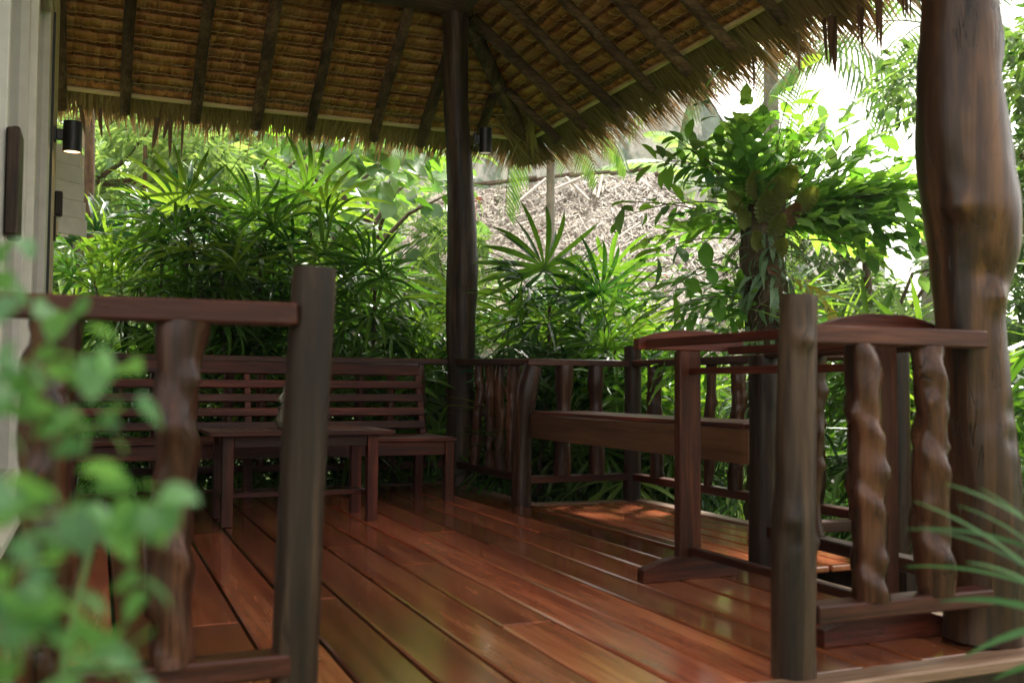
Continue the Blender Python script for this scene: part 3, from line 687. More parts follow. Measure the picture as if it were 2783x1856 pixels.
# bamboo eave poles
def bamboo(p0, p1, seed):
    rr = random.Random(seed); p0, p1 = Vector(p0), Vector(p1); L = (p1 - p0).length; pts, rad = [], []; d = 0
    while d < L:
        for q, r in ((0, .0205), (.012, .0225), (.022, .0205), (.16, .020)):
            if d + q < L: pts.append(p0.lerp(p1, (d + q) / L) + Vector((0, 0, .004 * math.sin((d + q) * 2.1 + seed)))); rad.append(r + rr.uniform(-.0003, .0003))
        d += rr.uniform(.26, .33)
    pts.append(p1); rad.append(.0205); return tube('bamboo_pole', pts, rad, M_BAMBOO, roof, 12)
bamboo((-4.6, 0, -.022), (0.02, 0, -.022), 1); bamboo((0, 0.02, -.022), (0, YF - EY, -.022), 4)
# rafters: round poles under the thatch
def rafter(x0, y0, dirx, diry, t1, r, seed, name='rafter'):
    """starts a little beyond the eave line and climbs; offset under the bamboo"""
    rr = random.Random(seed); pts, rad = [], []
    off = .044 + r
    n = 16
    for i in range(n + 1):
        t = -0.075 + (t1 + .075) * i / n
        p = Vector((x0 - EX - dirx * t * CT, y0 - EY - diry * t * CT, t * ST - off / CT * (1 if name == 'rafter' else 1.15) + .0))
        p += Vector((.014 * noise.noise(Vector((seed, t * 1.3, 0))) * (0 if dirx else 1), .014 * noise.noise(Vector((t * 1.3, seed, 3))) * (0 if diry else 1), .012 * noise.noise(Vector((t, 5, seed)))))
        pts.append(p); rad.append(r * (1 + .08 * noise.noise(Vector((t * 2, seed, 9)))))
    rad[0] *= .93
    return tube(name, pts, rad, m_rafter('y' if diry else 'x'), roof, 14, nz=.05, seed=seed)
for i, X in enumerate((-1.35, -0.83, -0.31, .167, .709, 1.199, 1.655, 2.218, 2.652, 3.178)):
    tmax = (EX - X) / CT - .12 if X > 0 else 3.7 / CT
    rafter(X, EY, 0, 1, min(tmax, 4.5), .046 + .004 * ((i * 7) % 3 - 1), 20 + i)
for i, Y in enumerate((7.946, 7.424, 6.877, 6.317, 5.826, 5.31, 4.795, 4.28, 3.76, 3.24, 2.72, 2.2)):
    tmax = min((EY - Y) / CT - .12, 4.75)
    rafter(EX, Y, 1, 0, tmax, .042 + .004 * ((i * 5) % 3 - 1), 50 + i)
# hip rafter
v0 = Vector((.02, .02, -.115)); pts = [v0 + Vector((-t, -t, t * .76)) for t in np.linspace(-.09, 3.7, 18)]
tube('hip_rafter', pts, [.062] * 18, m_rafter('y'), roof, 16, nz=.05, seed=5)
# beams
zb = 3.795 - EZ
def logbeam(a, b, r, seed, ax):
    a, b = Vector(a) - Vector((EX, EY, 0)), Vector(b) - Vector((EX, EY, 0)); a.z -= EZ; b.z -= EZ
    pts = [a.lerp(b, i / 12) for i in range(13)]
    tube('roof_beam', pts, [r] * 13, m_rafter(ax), roof, 16, nz=.04, seed=seed)
logbeam((-1.3, 7.42, 3.815), (2.72, 7.42, 3.815), .075, 1, 'x'); logbeam((2.62, 7.5, 3.80), (2.5, 1.95, 3.80), .075, 2, 'y')

# ---------------------------------------------------------------- bungalow wall with sliding doors
WX = -0.30
bg_ = thing('bungalow', 'cream bungalow wall with white sliding glass doors along the left side of the deck', 'house', (WX, 5.0, 0))
def bbx(n, lo, hi, m, bev=.003, par=None): return box(n, sub(lo, (WX, 5.0, 0)), sub(hi, (WX, 5.0, 0)), m, par or bg_, bev)
bbx('corner_wall', (WX - .16, 7.08, -.5), (WX, 7.80, 3.86), M_PLASTER, .006)
bbx('rear_wall', (-3.6, 7.64, -.5), (WX - .162, 7.80, 3.86), M_PLASTER, 0)
bbx('near_wall', (-3.6, 2.25, -.5), (WX - .162, 2.38, 3.86), M_PLASTER, 0)
bbx('lintel', (WX - .16, 2.4, 3.2), (WX, 7.078, 3.86), M_PLASTER, .004)
bbx('inner_wall', (-3.0, 2.4, 0), (-2.9, 7.6, 3.8), M_CURT, 0)
bbx('ceiling_panel', (-3.6, 2.4, 3.3), (WX - .165, 7.6, 3.36), M_CURT, 0)
bbx('room_floor', (-3.6, 2.4, .1), (WX - .165, 7.6, .14), m_red('x'), 0)
bbx('plinth', (WX - .16, 2.26, -.5), (WX + .004, 7.078, .20), m_log(), .004)
bbx('threshold', (WX - .15, 2.3, .202), (WX + .03, 7.076, .245), M_WHITE, .004)
bbx('near_jamb', (WX - .16, 2.25, .247), (WX + .0, 2.40, 3.198), M_PLASTER, .004)
yy = [2.42, 3.98, 5.52, 7.06]
for k in range(3):
    a, b = yy[k], yy[k + 1]; off = (0, -.035, 0)[k]
    x0, x1 = WX - .075 + off, WX - .03 + off
    dr_ = D.objects.new('sliding_door', None); COL.objects.link(dr_); dr_.parent = bg_; dr_.empty_display_size = .1
    bbx('door_stile', (x0, a, .247), (x1 + .02, a + .10, 3.19), M_WHITE, .003, dr_)
    bbx('door_stile', (x0, b - .32 if k == 2 else b - .10, .247), (x1 + .02, b - .03, 3.19), M_WHITE, .003, dr_)
    bbx('seal', (x1 + .004, b - .028, .247), (x1 + .012, b + .01, 3.19), M_SEAL, 0, dr_)
    bbx('door_rail', (x0 + .002, a + .101, .247), (x1 + .018, b - (.321 if k == 2 else .101), .36), M_WHITE, .003, dr_)
    bbx('door_rail', (x0 + .002, a + .101, 3.08), (x1 + .018, b - (.321 if k == 2 else .101), 3.19), M_WHITE, .003, dr_)
    bbx('glass_pane', (x0 + .018, a + .101, .361), (x0 + .026, b - (.321 if k == 2 else .101), 3.079), m_glass(), 0, dr_)
bbx('seal', (WX - .02, 7.05, .247), (WX + .004, 7.079, 3.19), M_SEAL, 0)
vs, fs = [], []
for i in range(161):
    y = 2.5 + 4.5 * i / 160; x = -.58 + .035 * math.sin(i * .9)
    vs += [(x - WX, y - 5, .16), (x - WX, y - 5, 3.2)]
for i in range(160): fs.append((2 * i, 2 * i + 2, 2 * i + 3, 2 * i + 1))
link('curtain', mesh('curtain', vs, fs, M_CURT, True), bg_)
bbx('door_handle', (WX - .01, 3.86, 1.29), (WX + .035, 4.05, 1.67), m_grey(), .006); bbx('door_handle', (WX - .01, 4.06, 1.36), (WX + .02, 4.12, 1.72), m_grey(), .006)
# slatted shutter hung out at the rear corner
sh = thing('window_shutter', 'white board shutter standing open behind the house corner below the left lamp', 'shutter', (-0.31, 7.82, 1.98))
dv = Vector((0.72, 0.69, 0)).normalized(); nv = Vector((-dv.y, dv.x, 0))
for k in range(5):
    z1 = .52 - .128 * k; L = .23 + .018 * k
    o = beam('shutter_board', (0, 0, z1 - .064), tuple(dv * L + Vector((0, 0, z1 - .064))), .016, .126, M_WHITE, sh, .003)
o = beam('batten', tuple(nv * .02 + dv * .12 + Vector((0, 0, -.14))), tuple(nv * .02 + dv * .12 + Vector((0, 0, .51))), .05, .02, M_WHITE, sh, .002)
# wooden blocks on the corner wall
o = box('wooden_block', (-.02, -.05, -.085), (.03, .05, .085), m_grey(), None, .006); o.location = (WX + .026, 7.74, 2.05); tag(o, 'chunky dark wooden block fixed to the cream wall edge under the lamp', 'block')
sw = thing('switch_box', 'small cream switch box on a dark wooden back board low on the wall edge', 'switch box', (WX, 7.68, 1.86))
box('back_board', (.001, -.045, -.085), (.014, .045, .085), m_log(), sw, .002); box('switch_plate', (.0145, -.03, -.05), (.03, .03, .05), M_PLASTER, sw, .003)
# lamps
def wall_lamp(label, base, ctr, r, z0, z1, bulb):
    t = thing('wall_lamp', label, 'lamp', base)
    c = Vector(ctr) - Vector(base); d = Vector((c.x, c.y, 0)); d.normalize()
    zc = (z0 + z1) / 2 - base[2]
    beam('back_plate', tuple(Vector((0, 0, zc + .01)) + d * .001), tuple(Vector((0, 0, zc + .01)) + d * .018), .075, .10, M_BLACK, t, .003)
    beam('arm', tuple(Vector((0, 0, zc + .01)) + d * .019), tuple(Vector((c.x, c.y, zc + .01)) - d * (r - .004)), .045, .07, M_BLACK, t, .003)
    z0 -= base[2]; z1 -= base[2]
    v, f = lathe([(0.0, z1), (r - .003, z1), (r, z1 - .003), (r, z0), (r - .004, z0), (r - .004, z0 + .012), (0, z0 + .012)], 28)
    o = link('lamp_body', mesh('lamp_body', v, f, M_BLACK, True), t, (c.x, c.y, 0)); o.data.set_sharp_from_angle(angle=.6)
    v, f = lathe([(0, z0 + .006), (r - .006, z0 + .006), (r - .006, z0 + .0095), (0, z0 + .0095)], 28)
    link('lamp_glass', mesh('lamp_glass', v, f, bulb), o)
wall_lamp('lit black cylinder lamp on the cream wall at the left', (WX, 7.30, 2.44), (-0.185, 7.30, 2.44), .060, 2.333, 2.541, M_BULB)
wall_lamp('black cylinder lamp on the tall corner post', (2.75, 7.42, 2.74), (2.875 - .03, 7.40, 2.74), .052, 2.64, 2.843, M_BULB2)

# ---------------------------------------------------------------- leaf meshes
def blade(vs, fs, p, d, up, L, wd, droop, seg=5, fold=.25, tip=.35, w0=.35, wav=0.0, rr=None, peak=.45):
    """lanceolate V-folded blade"""
    b = len(vs); cur = Vector(p); d = Vector(d).normalized(); up = Vector(up).normalized()
    for i in range(seg + 1):
        f = i / seg
        prof = math.sin(math.pi * min(1, (f * (1 - peak) / peak if f < peak else f - peak + (1 - peak)) if False else 0.5)) if False else 0
        if f < peak: wv = w0 + (1 - w0) * math.sin(f / peak * math.pi / 2)
        else: wv = math.cos((f - peak) / (1 - peak) * math.pi / 2) ** .8
        wv = max(wv, 0.02 if f > .99 else .0) * wd / 2
        side = d.cross(up).normalized(); up = side.cross(d).normalized()
        wob = wav * wd * math.sin(i * 2.2 + b)
        vs.append(cur - side * wv + up * (fold * wv + wob)); vs.append(cur.copy()); vs.append(cur + side * wv + up * (fold * wv - wob))
        d = (d + Vector((0, 0, -droop / seg * (0.5 + f)))).normalized(); cur = cur + d * (L / seg)
    for i in range(seg):
        q = b + i * 3; fs += [(q, q + 1, q + 4, q + 3), (q + 1, q + 2, q + 5, q + 4)]
def fan_leaf(seed, mat, nb=8, L=.38, droop=.55, pet=.28):
    rr = random.Random(seed); vs, fs = [], []
    tube_geo([(0, 0, 0), (0, pet * .5, pet * .03), (0, pet, -pet * .02)], [.0035, .003, .0028], 4, vs, fs, cap=False)
    hub = Vector((0, pet, -pet * .02)); sp = rr.uniform(115, 135)
    for k in range(nb):
        a = math.radians(-sp + 2 * sp * k / (nb - 1) + rr.uniform(-6, 6)); c = math.cos(a)
        d = Vector((math.sin(a), c, .12 + rr.uniform(-.12, .12)))
        l = L * 1.22 * (.78 + .22 * (c + 1) / 2) * rr.uniform(.85, 1.08)
        blade(vs, fs, hub, d, (0, 0, 1), l, rr.uniform(.026, .040) * L / .38, droop * 1.45 * rr.uniform(.6, 1.4), 6, .3, w0=.25, rr=rr, peak=.5)
    return mesh('fan_leaf', vs, fs, mat, False)
FANS = [fan_leaf(i, L_PALM, nb, L, dr) for i, (nb, L, dr) in enumerate(((11, .38, .6), (12, .44, 1.0), (10, .37, .4), (13, .42, .9), (11, .34, 1.3), (10, .42, 1.5)))]
FANSB = [fan_leaf(20 + i, L_PALMB, nb, L, dr) for i, (nb, L, dr) in enumerate(((10, .42, .3), (11, .46, .7), (10, .40, .2)))]
def lady_palm(label, x, y, canes, hmax, seed, spread=.35, bright=.25, hmin=.7, group='lady palms planted around the deck', zg=-.5, keep=None, lean=(0, 0)):
    rr = random.Random(seed); t = thing('lady_palm', label, 'palm', (x, y, zg), group)
    for c in range(canes):
        a = rr.uniform(0, 6.28); r = spread * math.sqrt(rr.random()); bx, by = r * math.cos(a), r * math.sin(a)
        H = hmin + (hmax - hmin) * (rr.random() ** .7) if c else hmax
        lx, ly = math.cos(a) * .12 * H + rr.uniform(-.1, .1) + lean[0] * H, math.sin(a) * .12 * H + rr.uniform(-.1, .1) + lean[1] * H
        P = lambda f: Vector((bx + lx * f * f, by + ly * f * f, H * f))
        tube('stem', [P(i / 6) for i in range(7)], [.014 - .004 * i / 6 for i in range(7)], M_STEM, t, 6, nz=.2, seed=c)
        nl = rr.randint(9, 12); ph = rr.uniform(0, 6)
        for k in range(nl):
            f = 1.0 - .42 * (k / nl) ** 1.1 * min(1, 1.3 / H + .25); p = P(f)
            if keep and not keep(x + p.x, y + p.y, zg + p.z): continue
            top = 1 - k / nl
            el = math.radians(-38 + 100 * top ** 1.1 + rr.uniform(-10, 10)); az = ph + k * 2.4 + rr.uniform(-.4, .4)
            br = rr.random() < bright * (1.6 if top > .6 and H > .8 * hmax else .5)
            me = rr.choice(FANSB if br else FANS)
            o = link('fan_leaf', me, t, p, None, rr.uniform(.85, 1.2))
            o.rotation_euler = (Matrix.Rotation(az, 3, 'Z') @ Matrix.Rotation(el, 3, 'X') @ Matrix.Rotation(rr.uniform(-.5, .5), 3, 'Y')).to_euler()
    return t
PL = [
 ('tall glossy lady palm clump in the middle of the back railing', 1.15, 8.75, 9, 2.6, .3, .25),
 ('lady palm clump with bright yellow-green top behind the bench, left of the corner post', 1.75, 9.5, 9, 2.75, .35, .45),
 ('dark lady palm clump directly behind the right half of the bench', 2.25, 8.75, 8, 2.2, .35, .2),
 ('dark lady palm clump showing above the left half of the bench', .55, 8.95, 10, 2.55, .35, .2),
 ('arching lady palm clump behind the left end of the back railing', -.05, 9.3, 7, 1.95, .35, .45),
 ('low lady palm clump beside the corner post', 2.95, 8.55, 7, 1.75, .3, .2),
 ('lady palm with big upright fans rising over the alcove railing', 3.65, 7.9, 7, 2.02, .3, .15),
 ('lady palm clump right of the upright-fan palm, behind the alcove corner', 4.25, 7.6, 7, 1.55, .35, .3),
 ('low lady palm clump in front of the fern-covered trunk', 4.0, 6.5, 7, 1.3, .3, .2),
 ('short lady palm clump just outside the far alcove railing', 3.2, 6.9, 7, 1.55, .25, .15),
 ('pale grassy lady palm clump between fern trunk and trunk post', 5.6, 6.8, 8, 1.9, .5, .6),
 ('low lady palm clump outside the side of the alcove', 4.3, 4.6, 6, 1.3, .25, .3),
 ('leafy lady palm behind the massive trunk post', 4.4, 3.5, 6, 1.7, .35, .5),
 ('small lady palm behind the coffee table, close to the railing', 1.5, 8.2, 5, 1.15, .45, .1),
 ('small lady palm close behind the left half of the bench', .35, 8.2, 5, 1.2, .45, .1),
 ('small lady palm close behind the corner post', 2.5, 8.15, 5, 1.15, .4, .1),
 ('far light green lady palm clump below the neighbouring thatched hut', 4.5, 9.3, 8, 1.6, .6, .6),
]
for i, (lb, x, y, c, h, s, br) in enumerate(PL):
    lady_palm(lb, x, y, c, h, 300 + i * 13, s, br, hmin=.55)

def palm_head(label, x, y, z, n, seed, sc=1.0, br=.1):
    rr = random.Random(seed); t = thing('lady_palm', label, 'palm', (x, y, -.5), 'lady palms planted around the deck'); H = z + .5
    tube('stem', [(-.06 * (1 - i / 6), .03 * math.sin(i), H * i / 6) for i in range(7)], [.017 - .004 * i / 6 for i in range(7)], M_STEM, t, 7, nz=.25, seed=seed)
    for k in range(n):
        top = 1 - k / n; az = k * 2.4 + rr.uniform(-.25, .25); el = math.radians(-48 + 125 * top + rr.uniform(-6, 6))
        o = link('fan_leaf', FANSB[k % 3] if rr.random() < br else FANS[k % len(FANS)], t, (0, 0, H - .30 * (1 - top)), None, sc * rr.uniform(.95, 1.15))
        o.rotation_euler = (Matrix.Rotation(az, 3, 'Z') @ Matrix.Rotation(el, 3, 'X')).to_euler()
HEADS = [('single lady palm head spreading a dark fan dome above the left half of the bench', 0.68, 8.71, 2.17, 15, 1.1, 0.05), ('single lady palm head with dark drooping fans above the middle of the bench', 1.27, 8.62, 2.23, 15, 1.1, 0.05), ('single lady palm head with yellow-green upright fans just right of the middle of the bench', 1.74, 8.85, 2.38, 14, 1.1, 0.7), ('single lady palm head drooping low over the right end of the bench', 2.15, 8.17, 1.67, 14, 1.0, 0.05), ('single lady palm head with tall upright fans centred over the far alcove railing', 3.3, 7.15, 1.68, 15, 1.15, 0.05), ('smaller single lady palm head right of the tall upright one over the alcove railing', 3.62, 6.81, 1.47, 13, 1.0, 0.1)]
for i, (lb, x, y, z, n, sc, br) in enumerate(HEADS): palm_head(lb, x, y, z - (.20, .28, .18, .1, .27, .22)[i], n, 700 + i, sc * .92, br)

# ---------------------------------------------------------------- leaf shapes
def oval_leaf(name, mat, L=.18, wd=.09, droop=.4, fold=.2, pet=.03, seg=5, wav=0.02, peak=.5, w0=.1):
    vs, fs = [], []
    tube_geo([(0, 0, 0), (0, pet, 0)], [.0015 * L / .18, .0012 * L / .18], 3, vs, fs, cap=False)
    blade(vs, fs, (0, pet, 0), (0, 1, .1), (0, 0, 1), L, wd, droop, seg, fold, w0=w0, wav=wav, peak=peak)
    return mesh(name, vs, fs, mat, True)
OVALS = [oval_leaf('leaf', L_BRIGHT, .20, .10, .5), oval_leaf('leaf', L_BRIGHT, .17, .085, .8, .15), oval_leaf('leaf', L_BROAD, .18, .08, .6)]
BIGS = [oval_leaf('leaf', L_BROAD, .42, .28, .7, .12, .08, 6, .02, .42, .3), oval_leaf('leaf', L_BROAD, .36, .22, 1.0, .18, .08, 6, .03, .42, .3), oval_leaf('leaf', L_BRIGHT, .38, .25, .5, .1, .08, 6, .02, .42, .3)]
def aim(o, d, roll=0.0):
    d = Vector(d).normalized(); up = Vector((0, 0, 1)) if abs(d.z) < .97 else Vector((1, 0, 0))
    x = d.cross(up).normalized(); z = x.cross(d)
    o.rotation_euler = (Matrix((x, d, z)).transposed() @ Matrix.Rotation(roll, 3, 'Y')).to_euler()
def frond_mesh(seed, L=.8, npair=9, lw=.04, ll=.16, droop=.8, mat=None, gapf=1.0, thin=False, curl=.3):
    """fern frond: rachis with paired wavy lobes"""
    rr = random.Random(seed); vs, fs = [], []; d = Vector((0, 1, .25)).normalized(); cur = Vector((0, 0, 0)); pts = [cur.copy()]; dirs = [d.copy()]
    N = 14
    for i in range(N):
        d = (d + Vector((0, 0, -droop / N))).normalized(); cur = cur + d * (L / N); pts.append(cur.copy()); dirs.append(d.copy())
    tube_geo(pts, [.0045 * (1 - .7 * i / N) for i in range(N + 1)], 4, vs, fs, cap=False)
    for k in range(npair):
        f = .22 + .76 * k / (npair - 1); i = f * N; j = min(N - 1, int(i)); p = pts[j].lerp(pts[j + 1], i - j); dd = dirs[j]
        l = ll * (.45 + .9 * math.sin(math.pi * min(1, .15 + f * .8))) * rr.uniform(.85, 1.12)
        if k == npair - 1: l *= .6
        for s in (-1, 1):
            side = Vector((s, 0, 0)); dr = side * .85 + dd * (.55 + .4 * f) + Vector((0, 0, rr.uniform(-.15, .2)))
            blade(vs, fs, p, dr + Vector((0, 0, rr.uniform(-.35, .35))), dd.cross(side) * s + Vector((rr.uniform(-.6, .6), rr.uniform(-.6, .6), 0)), l, lw * (1 - .3 * f), rr.uniform(.1, 1.6) * curl, 5, .1, w0=.55, wav=0 if thin else .16, peak=.4)
    blade(vs, fs, pts[-1], dirs[-1], (0, 0, 1), ll * .8, lw, .3, 4, .1, w0=.6, wav=.1, peak=.3)
    return mesh('frond', vs, fs, mat or L_FERN, False)
FRONDS = [frond_mesh(1, .85, 6, .075, .17, 1.0), frond_mesh(2, .75, 5, .08, .18, .8), frond_mesh(3, .95, 7, .07, .16, 1.2), frond_mesh(4, .8, 6, .07, .17, .4), frond_mesh(5, .9, 6, .085, .19, .6)]

# ---------------------------------------------------------------- fern-covered tree trunk
FT = Vector((4.08, 5.42, -.5))
ft = thing('fern_covered_tree', 'old tree stump crowned with oak-leaf ferns and hanging fronds behind the alcove', 'tree', FT)
log_obj('trunk', [(0.0, 0, 0, .17), (.02, 0, .9, .14), (0, 0, 1.7, .13), (-.02, 0, 2.25, .145), (.02, 0, 2.55, .12)], M_BARK, ft, seg=28, nz=.22, seed=8, step=.03)
rr = random.Random(42); LATE = []
hubz = 2.36
# main crown fronds; camera-right is roughly (+.92,-.38)
CR = Vector((.92, -.385, 0)); CF = Vector((.385, .92, 0))
def frd(direction, sc, me=None, off=(0, 0, 0), roll=0.0):
    o = link('frond', me or rr.choice(FRONDS), ft, Vector((0, 0, hubz)) + Vector(off), None, sc); aim(o, direction, roll); return o
for k in range(44):
    a = rr.uniform(-.35, math.pi + .25); depth = rr.uniform(-.8, .8)
    horiz = math.cos(a); vert = max(-.15, math.sin(a)) * 1.15
    d = CR * (horiz * (1.15 if horiz > 0 else .95) + .05) + CF * depth + Vector((0, 0, vert + .12))
    sc = rr.uniform(.75, 1.05) * (1.1 if horiz > .3 else .95)
    frd(d, sc, off=CR * rr.uniform(-.08, .12) + CF * rr.uniform(-.1, .1), roll=rr.uniform(-.5, .5))
for k in range(14):          # long arms to the right
    d = CR * rr.uniform(.8, 1.1) + CF * rr.uniform(-.5, .3) + Vector((0, 0, rr.uniform(.15, .75)))
    frd(d, rr.uniform(1.0, 1.3), off=CR * .1, roll=rr.uniform(-.3, .3))
o = frd(CR * .8 + Vector((0, 0, .95)), 1.35, FRONDS[3], off=(0.1, 0, .1))
# yellowing and lower-left drooping fronds
LOW = [frond_mesh(11, .95, 8, .06, .24, 1.5, L_BRIGHT), frond_mesh(12, .85, 7, .06, .22, 1.8, L_BRIGHT)]
for k in range(9):
    frd(CR * rr.uniform(-.9, -.35) + CF * rr.uniform(-.7, .2) + Vector((0, 0, rr.uniform(-.1, .35))), rr.uniform(.8, 1.05), rr.choice(LOW), off=Vector((0, 0, rr.uniform(-.9, -.3))))
YF_ = frond_mesh(13, .8, 8, .07, .15, 2.0, L_YEL)
frd(CR * .5 - CF * .5 + Vector((0, 0, -.1)), .9, YF_, off=Vector((0.1, 0, -.35)))
# nest leaves
def nest(seed, mat):
    q = random.Random(seed); vs, fs = [], []; n = 14; L, W = .26, .17
    for i in range(n + 1):
        f = i / n; wv = W / 2 * math.sin(math.pi * (f * .86 + .1)) ** .6 * (1 + (.10 if i % 2 else -.10)); y = L * f; z = .09 * f * f - .02
        vs += [(-wv, y, z + .03), (-wv * .5, y, z), (0, y, z - .01), (wv * .5, y, z), (wv, y, z + .03)]
    for i in range(n):
        for c in range(4): b = i * 5 + c; fs.append((b, b + 1, b + 6, b + 5))
    return mesh('nest_leaf', vs, fs, mat, False)
NL = [nest(1, L_NEST), nest(2, L_NESTB)]
for dx, dz, dd, m, s in ((-.16, -.06, (-.5, 0, .8), 0, 1.0), (-.05, -.02, (-.1, 0, 1), 0, 1.35), (.0, -.12, (.25, 0, .9), 0, 1.1), (-.08, -.2, (-.45, 0, .7), 0, .95), (.02, -.26, (.2, 0, .8), 0, 1.0), (.10, -.04, (.3, 0, 1), 1, 1.0), (-.02, -.30, (.3, 0, -.6), 1, .7), (-.10, .12, (-.3, 0, 1), 0, 1.3), (.06, .14, (.2, 0, 1), 0, 1.4), (.16, .05, (.6, 0, .8), 0, 1.2), (-.2, .05, (-.8, 0, .7), 0, 1.1), (.0, .05, (0, 0, 1), 0, 1.5)):
    o = link('nest_leaf', NL[m], ft, CR * dx - CF * (.17 + .02 * rr.random()) + Vector((0, 0, hubz + dz)), None, s * .62)
    d = (CR * dd[0] + Vector((0, 0, dd[2])) - CF * .35).normalized(); z = (-CF + Vector((0, 0, .2))); x = d.cross(z).normalized(); z = x.cross(d)
    o.rotation_euler = Matrix((x, d, z)).transposed().to_euler()
# hanging narrow leaves on the trunk
HANG = [mesh('hanging_leaf', *(lambda vs, fs: (blade(vs, fs, (0, 0, 0), (0, 1, .5), (0, 0, 1), l, .024, 1.6, 5, .15, w0=.5, wav=.1), (vs, fs))[1])([], []), L_FERND, False) for l in (.16, .20, .13)]
for k in range(290):
    a = rr.uniform(0, 6.28); z = rr.uniform(.6, 2.3); r = .135 + .03 * rr.random()
    o = link('hanging_leaf', rr.choice(HANG), ft, (r * math.cos(a), r * math.sin(a), z), None, rr.uniform(1.0, 1.8))
    aim(o, (math.cos(a) * .55 + rr.uniform(-.5, .5), math.sin(a) * .55 + rr.uniform(-.5, .5), rr.uniform(-1.1, -.2)), rr.uniform(-.6, .6))
for k in range(20):
    a = rr.uniform(.0, math.pi); hz = math.cos(a); vt = math.sin(a)
    LATE.append((CR * (.15 * hz) + Vector((0, 0, hubz + rr.uniform(0, .3))), CR * hz * 1.1 + CF * rr.uniform(-.8, .4) + Vector((0, 0, vt * 1.1 + .1)), rr.uniform(.45, .85)))
# root and twig tangle
vs, fs = [], []
for k in range(150):
    a = rr.uniform(0, 6.28); p = Vector((math.cos(a) * .12, math.sin(a) * .12, rr.uniform(1.75, 2.4))); d = Vector((math.cos(a), math.sin(a), rr.uniform(-1, .5))); pts = [p]
    for i in range(5): d = (d + Vector((rr.uniform(-.5, .5), rr.uniform(-.5, .5), -.25))).normalized(); pts.append(pts[-1] + d * .045)
    tube_geo(pts, [.0025] * 6, 3, vs, fs, cap=False)
o = link('root_tangle', mesh('root_tangle', vs, fs, M_TWIG), ft); o['kind'] = 'stuff'
# leafy twigs with glossy oval leaves
def twig(parent, p, d, L, nleaf, sc, meshes, q, tipfan=True, drop=.5):
    p = Vector(p); d = Vector(d).normalized(); pts = [p.copy()]; n = 8
    for i in range(n): d = (d + Vector((q.uniform(-.12, .12), q.uniform(-.12, .12), -drop / n))).normalized(); pts.append(pts[-1] + d * L / n)
    tw = tube('twig', pts, [.006 * (1 - .6 * i / n) for i in range(n + 1)], M_TWIG, parent, 5)
    for k in range(nleaf):
        f = .35 + .65 * k / max(1, nleaf - 1); i = min(n - 1, int(f * n)); pp = pts[i].lerp(pts[i + 1], f * n - i if f < 1 else 1)
        a = k * 2.4 + q.uniform(-.4, .4); tang = (pts[i + 1] - pts[i]).normalized(); u = tang.orthogonal().normalized(); v = tang.cross(u)
        ld = tang * .5 + (u * math.cos(a) + v * math.sin(a)) * .9 + Vector((0, 0, -.25))
        o = link('leaf', q.choice(meshes), tw, pp, None, sc * q.uniform(.8, 1.15)); aim(o, ld, q.uniform(-.4, .4))
for dx, dz, ex, ez, n, dy in ((-.2, .0, -.75, .35, 6, -.3), (-.15, .15, -.55, .65, 6, -.35), (-.2, -.1, -.8, .05, 6, -.25), (-.2, -.2, -.75, -.2, 7, -.35), (-.1, -.5, -.7, .1, 5, -.3), (-.1, .2, -.3, .8, 6, -.2), (.2, .1, .6, .6, 6, -.3), (.3, .1, .9, .35, 7, -.3), (.3, 0, 1.0, .1, 7, -.1), (.35, .1, 1.0, .5, 7, .1), (.2, .1, .8, .1, 6, -.5), (.0, .3, .2, .8, 5, -.3), (.3, -.1, .9, -.05, 6, -.3)):
    twig(ft, CR * dx + Vector((0, 0, hubz + dz)), CR * ex + CF * dy + Vector((0, 0, ez)), .62 + .2 * rr.random(), n, 1.0, OVALS, rr)

for p_, d_, l_ in LATE: twig(ft, p_, d_, l_, 8, .8, OVALS, rr)
# ---------------------------------------------------------------- trees and masses behind
def leaf_cloud(vs, fs, centre, rad, n, ls, q, droopy=.3, shell=.35, aspect=.45):
    cx, cy, cz = centre
    for k in range(n):
        u = Vector((q.gauss(0, 1), q.gauss(0, 1), q.gauss(0, 1))).normalized(); r = (shell + (1 - shell) * q.random()) ** .6
        nn = 1 + .35 * noise.noise(u * 2.2 + Vector(centre))
        p = Vector((cx + u.x * rad[0] * r * nn, cy + u.y * rad[1] * r * nn, cz + u.z * rad[2] * r * nn))
        d = (u * .6 + Vector((q.uniform(-1, 1), q.uniform(-1, 1), q.uniform(-1, .4) - droopy))).normalized()
        s = d.cross(Vector((q.uniform(-.4, .4), q.uniform(-.4, .4), 1))).normalized(); l = ls * q.uniform(.7, 1.3); w_ = l * aspect / 2
        up = s.cross(d) * l * .08
        b = len(vs); vs += [p, p + d * l * .5 - s * w_ + up, p + d * l * .5 - up, p + d * l * .5 + s * w_ + up, p + d * l]
        fs += [(b, b + 2, b + 1), (b, b + 3, b + 2), (b + 1, b + 2, b + 4), (b + 2, b + 3, b + 4)]
def branch_tree(t, pts, rad, mat=None, name='trunk'): return tube(name, pts, rad, mat or M_BARK, t, 10, nz=.12, seed=len(pts))
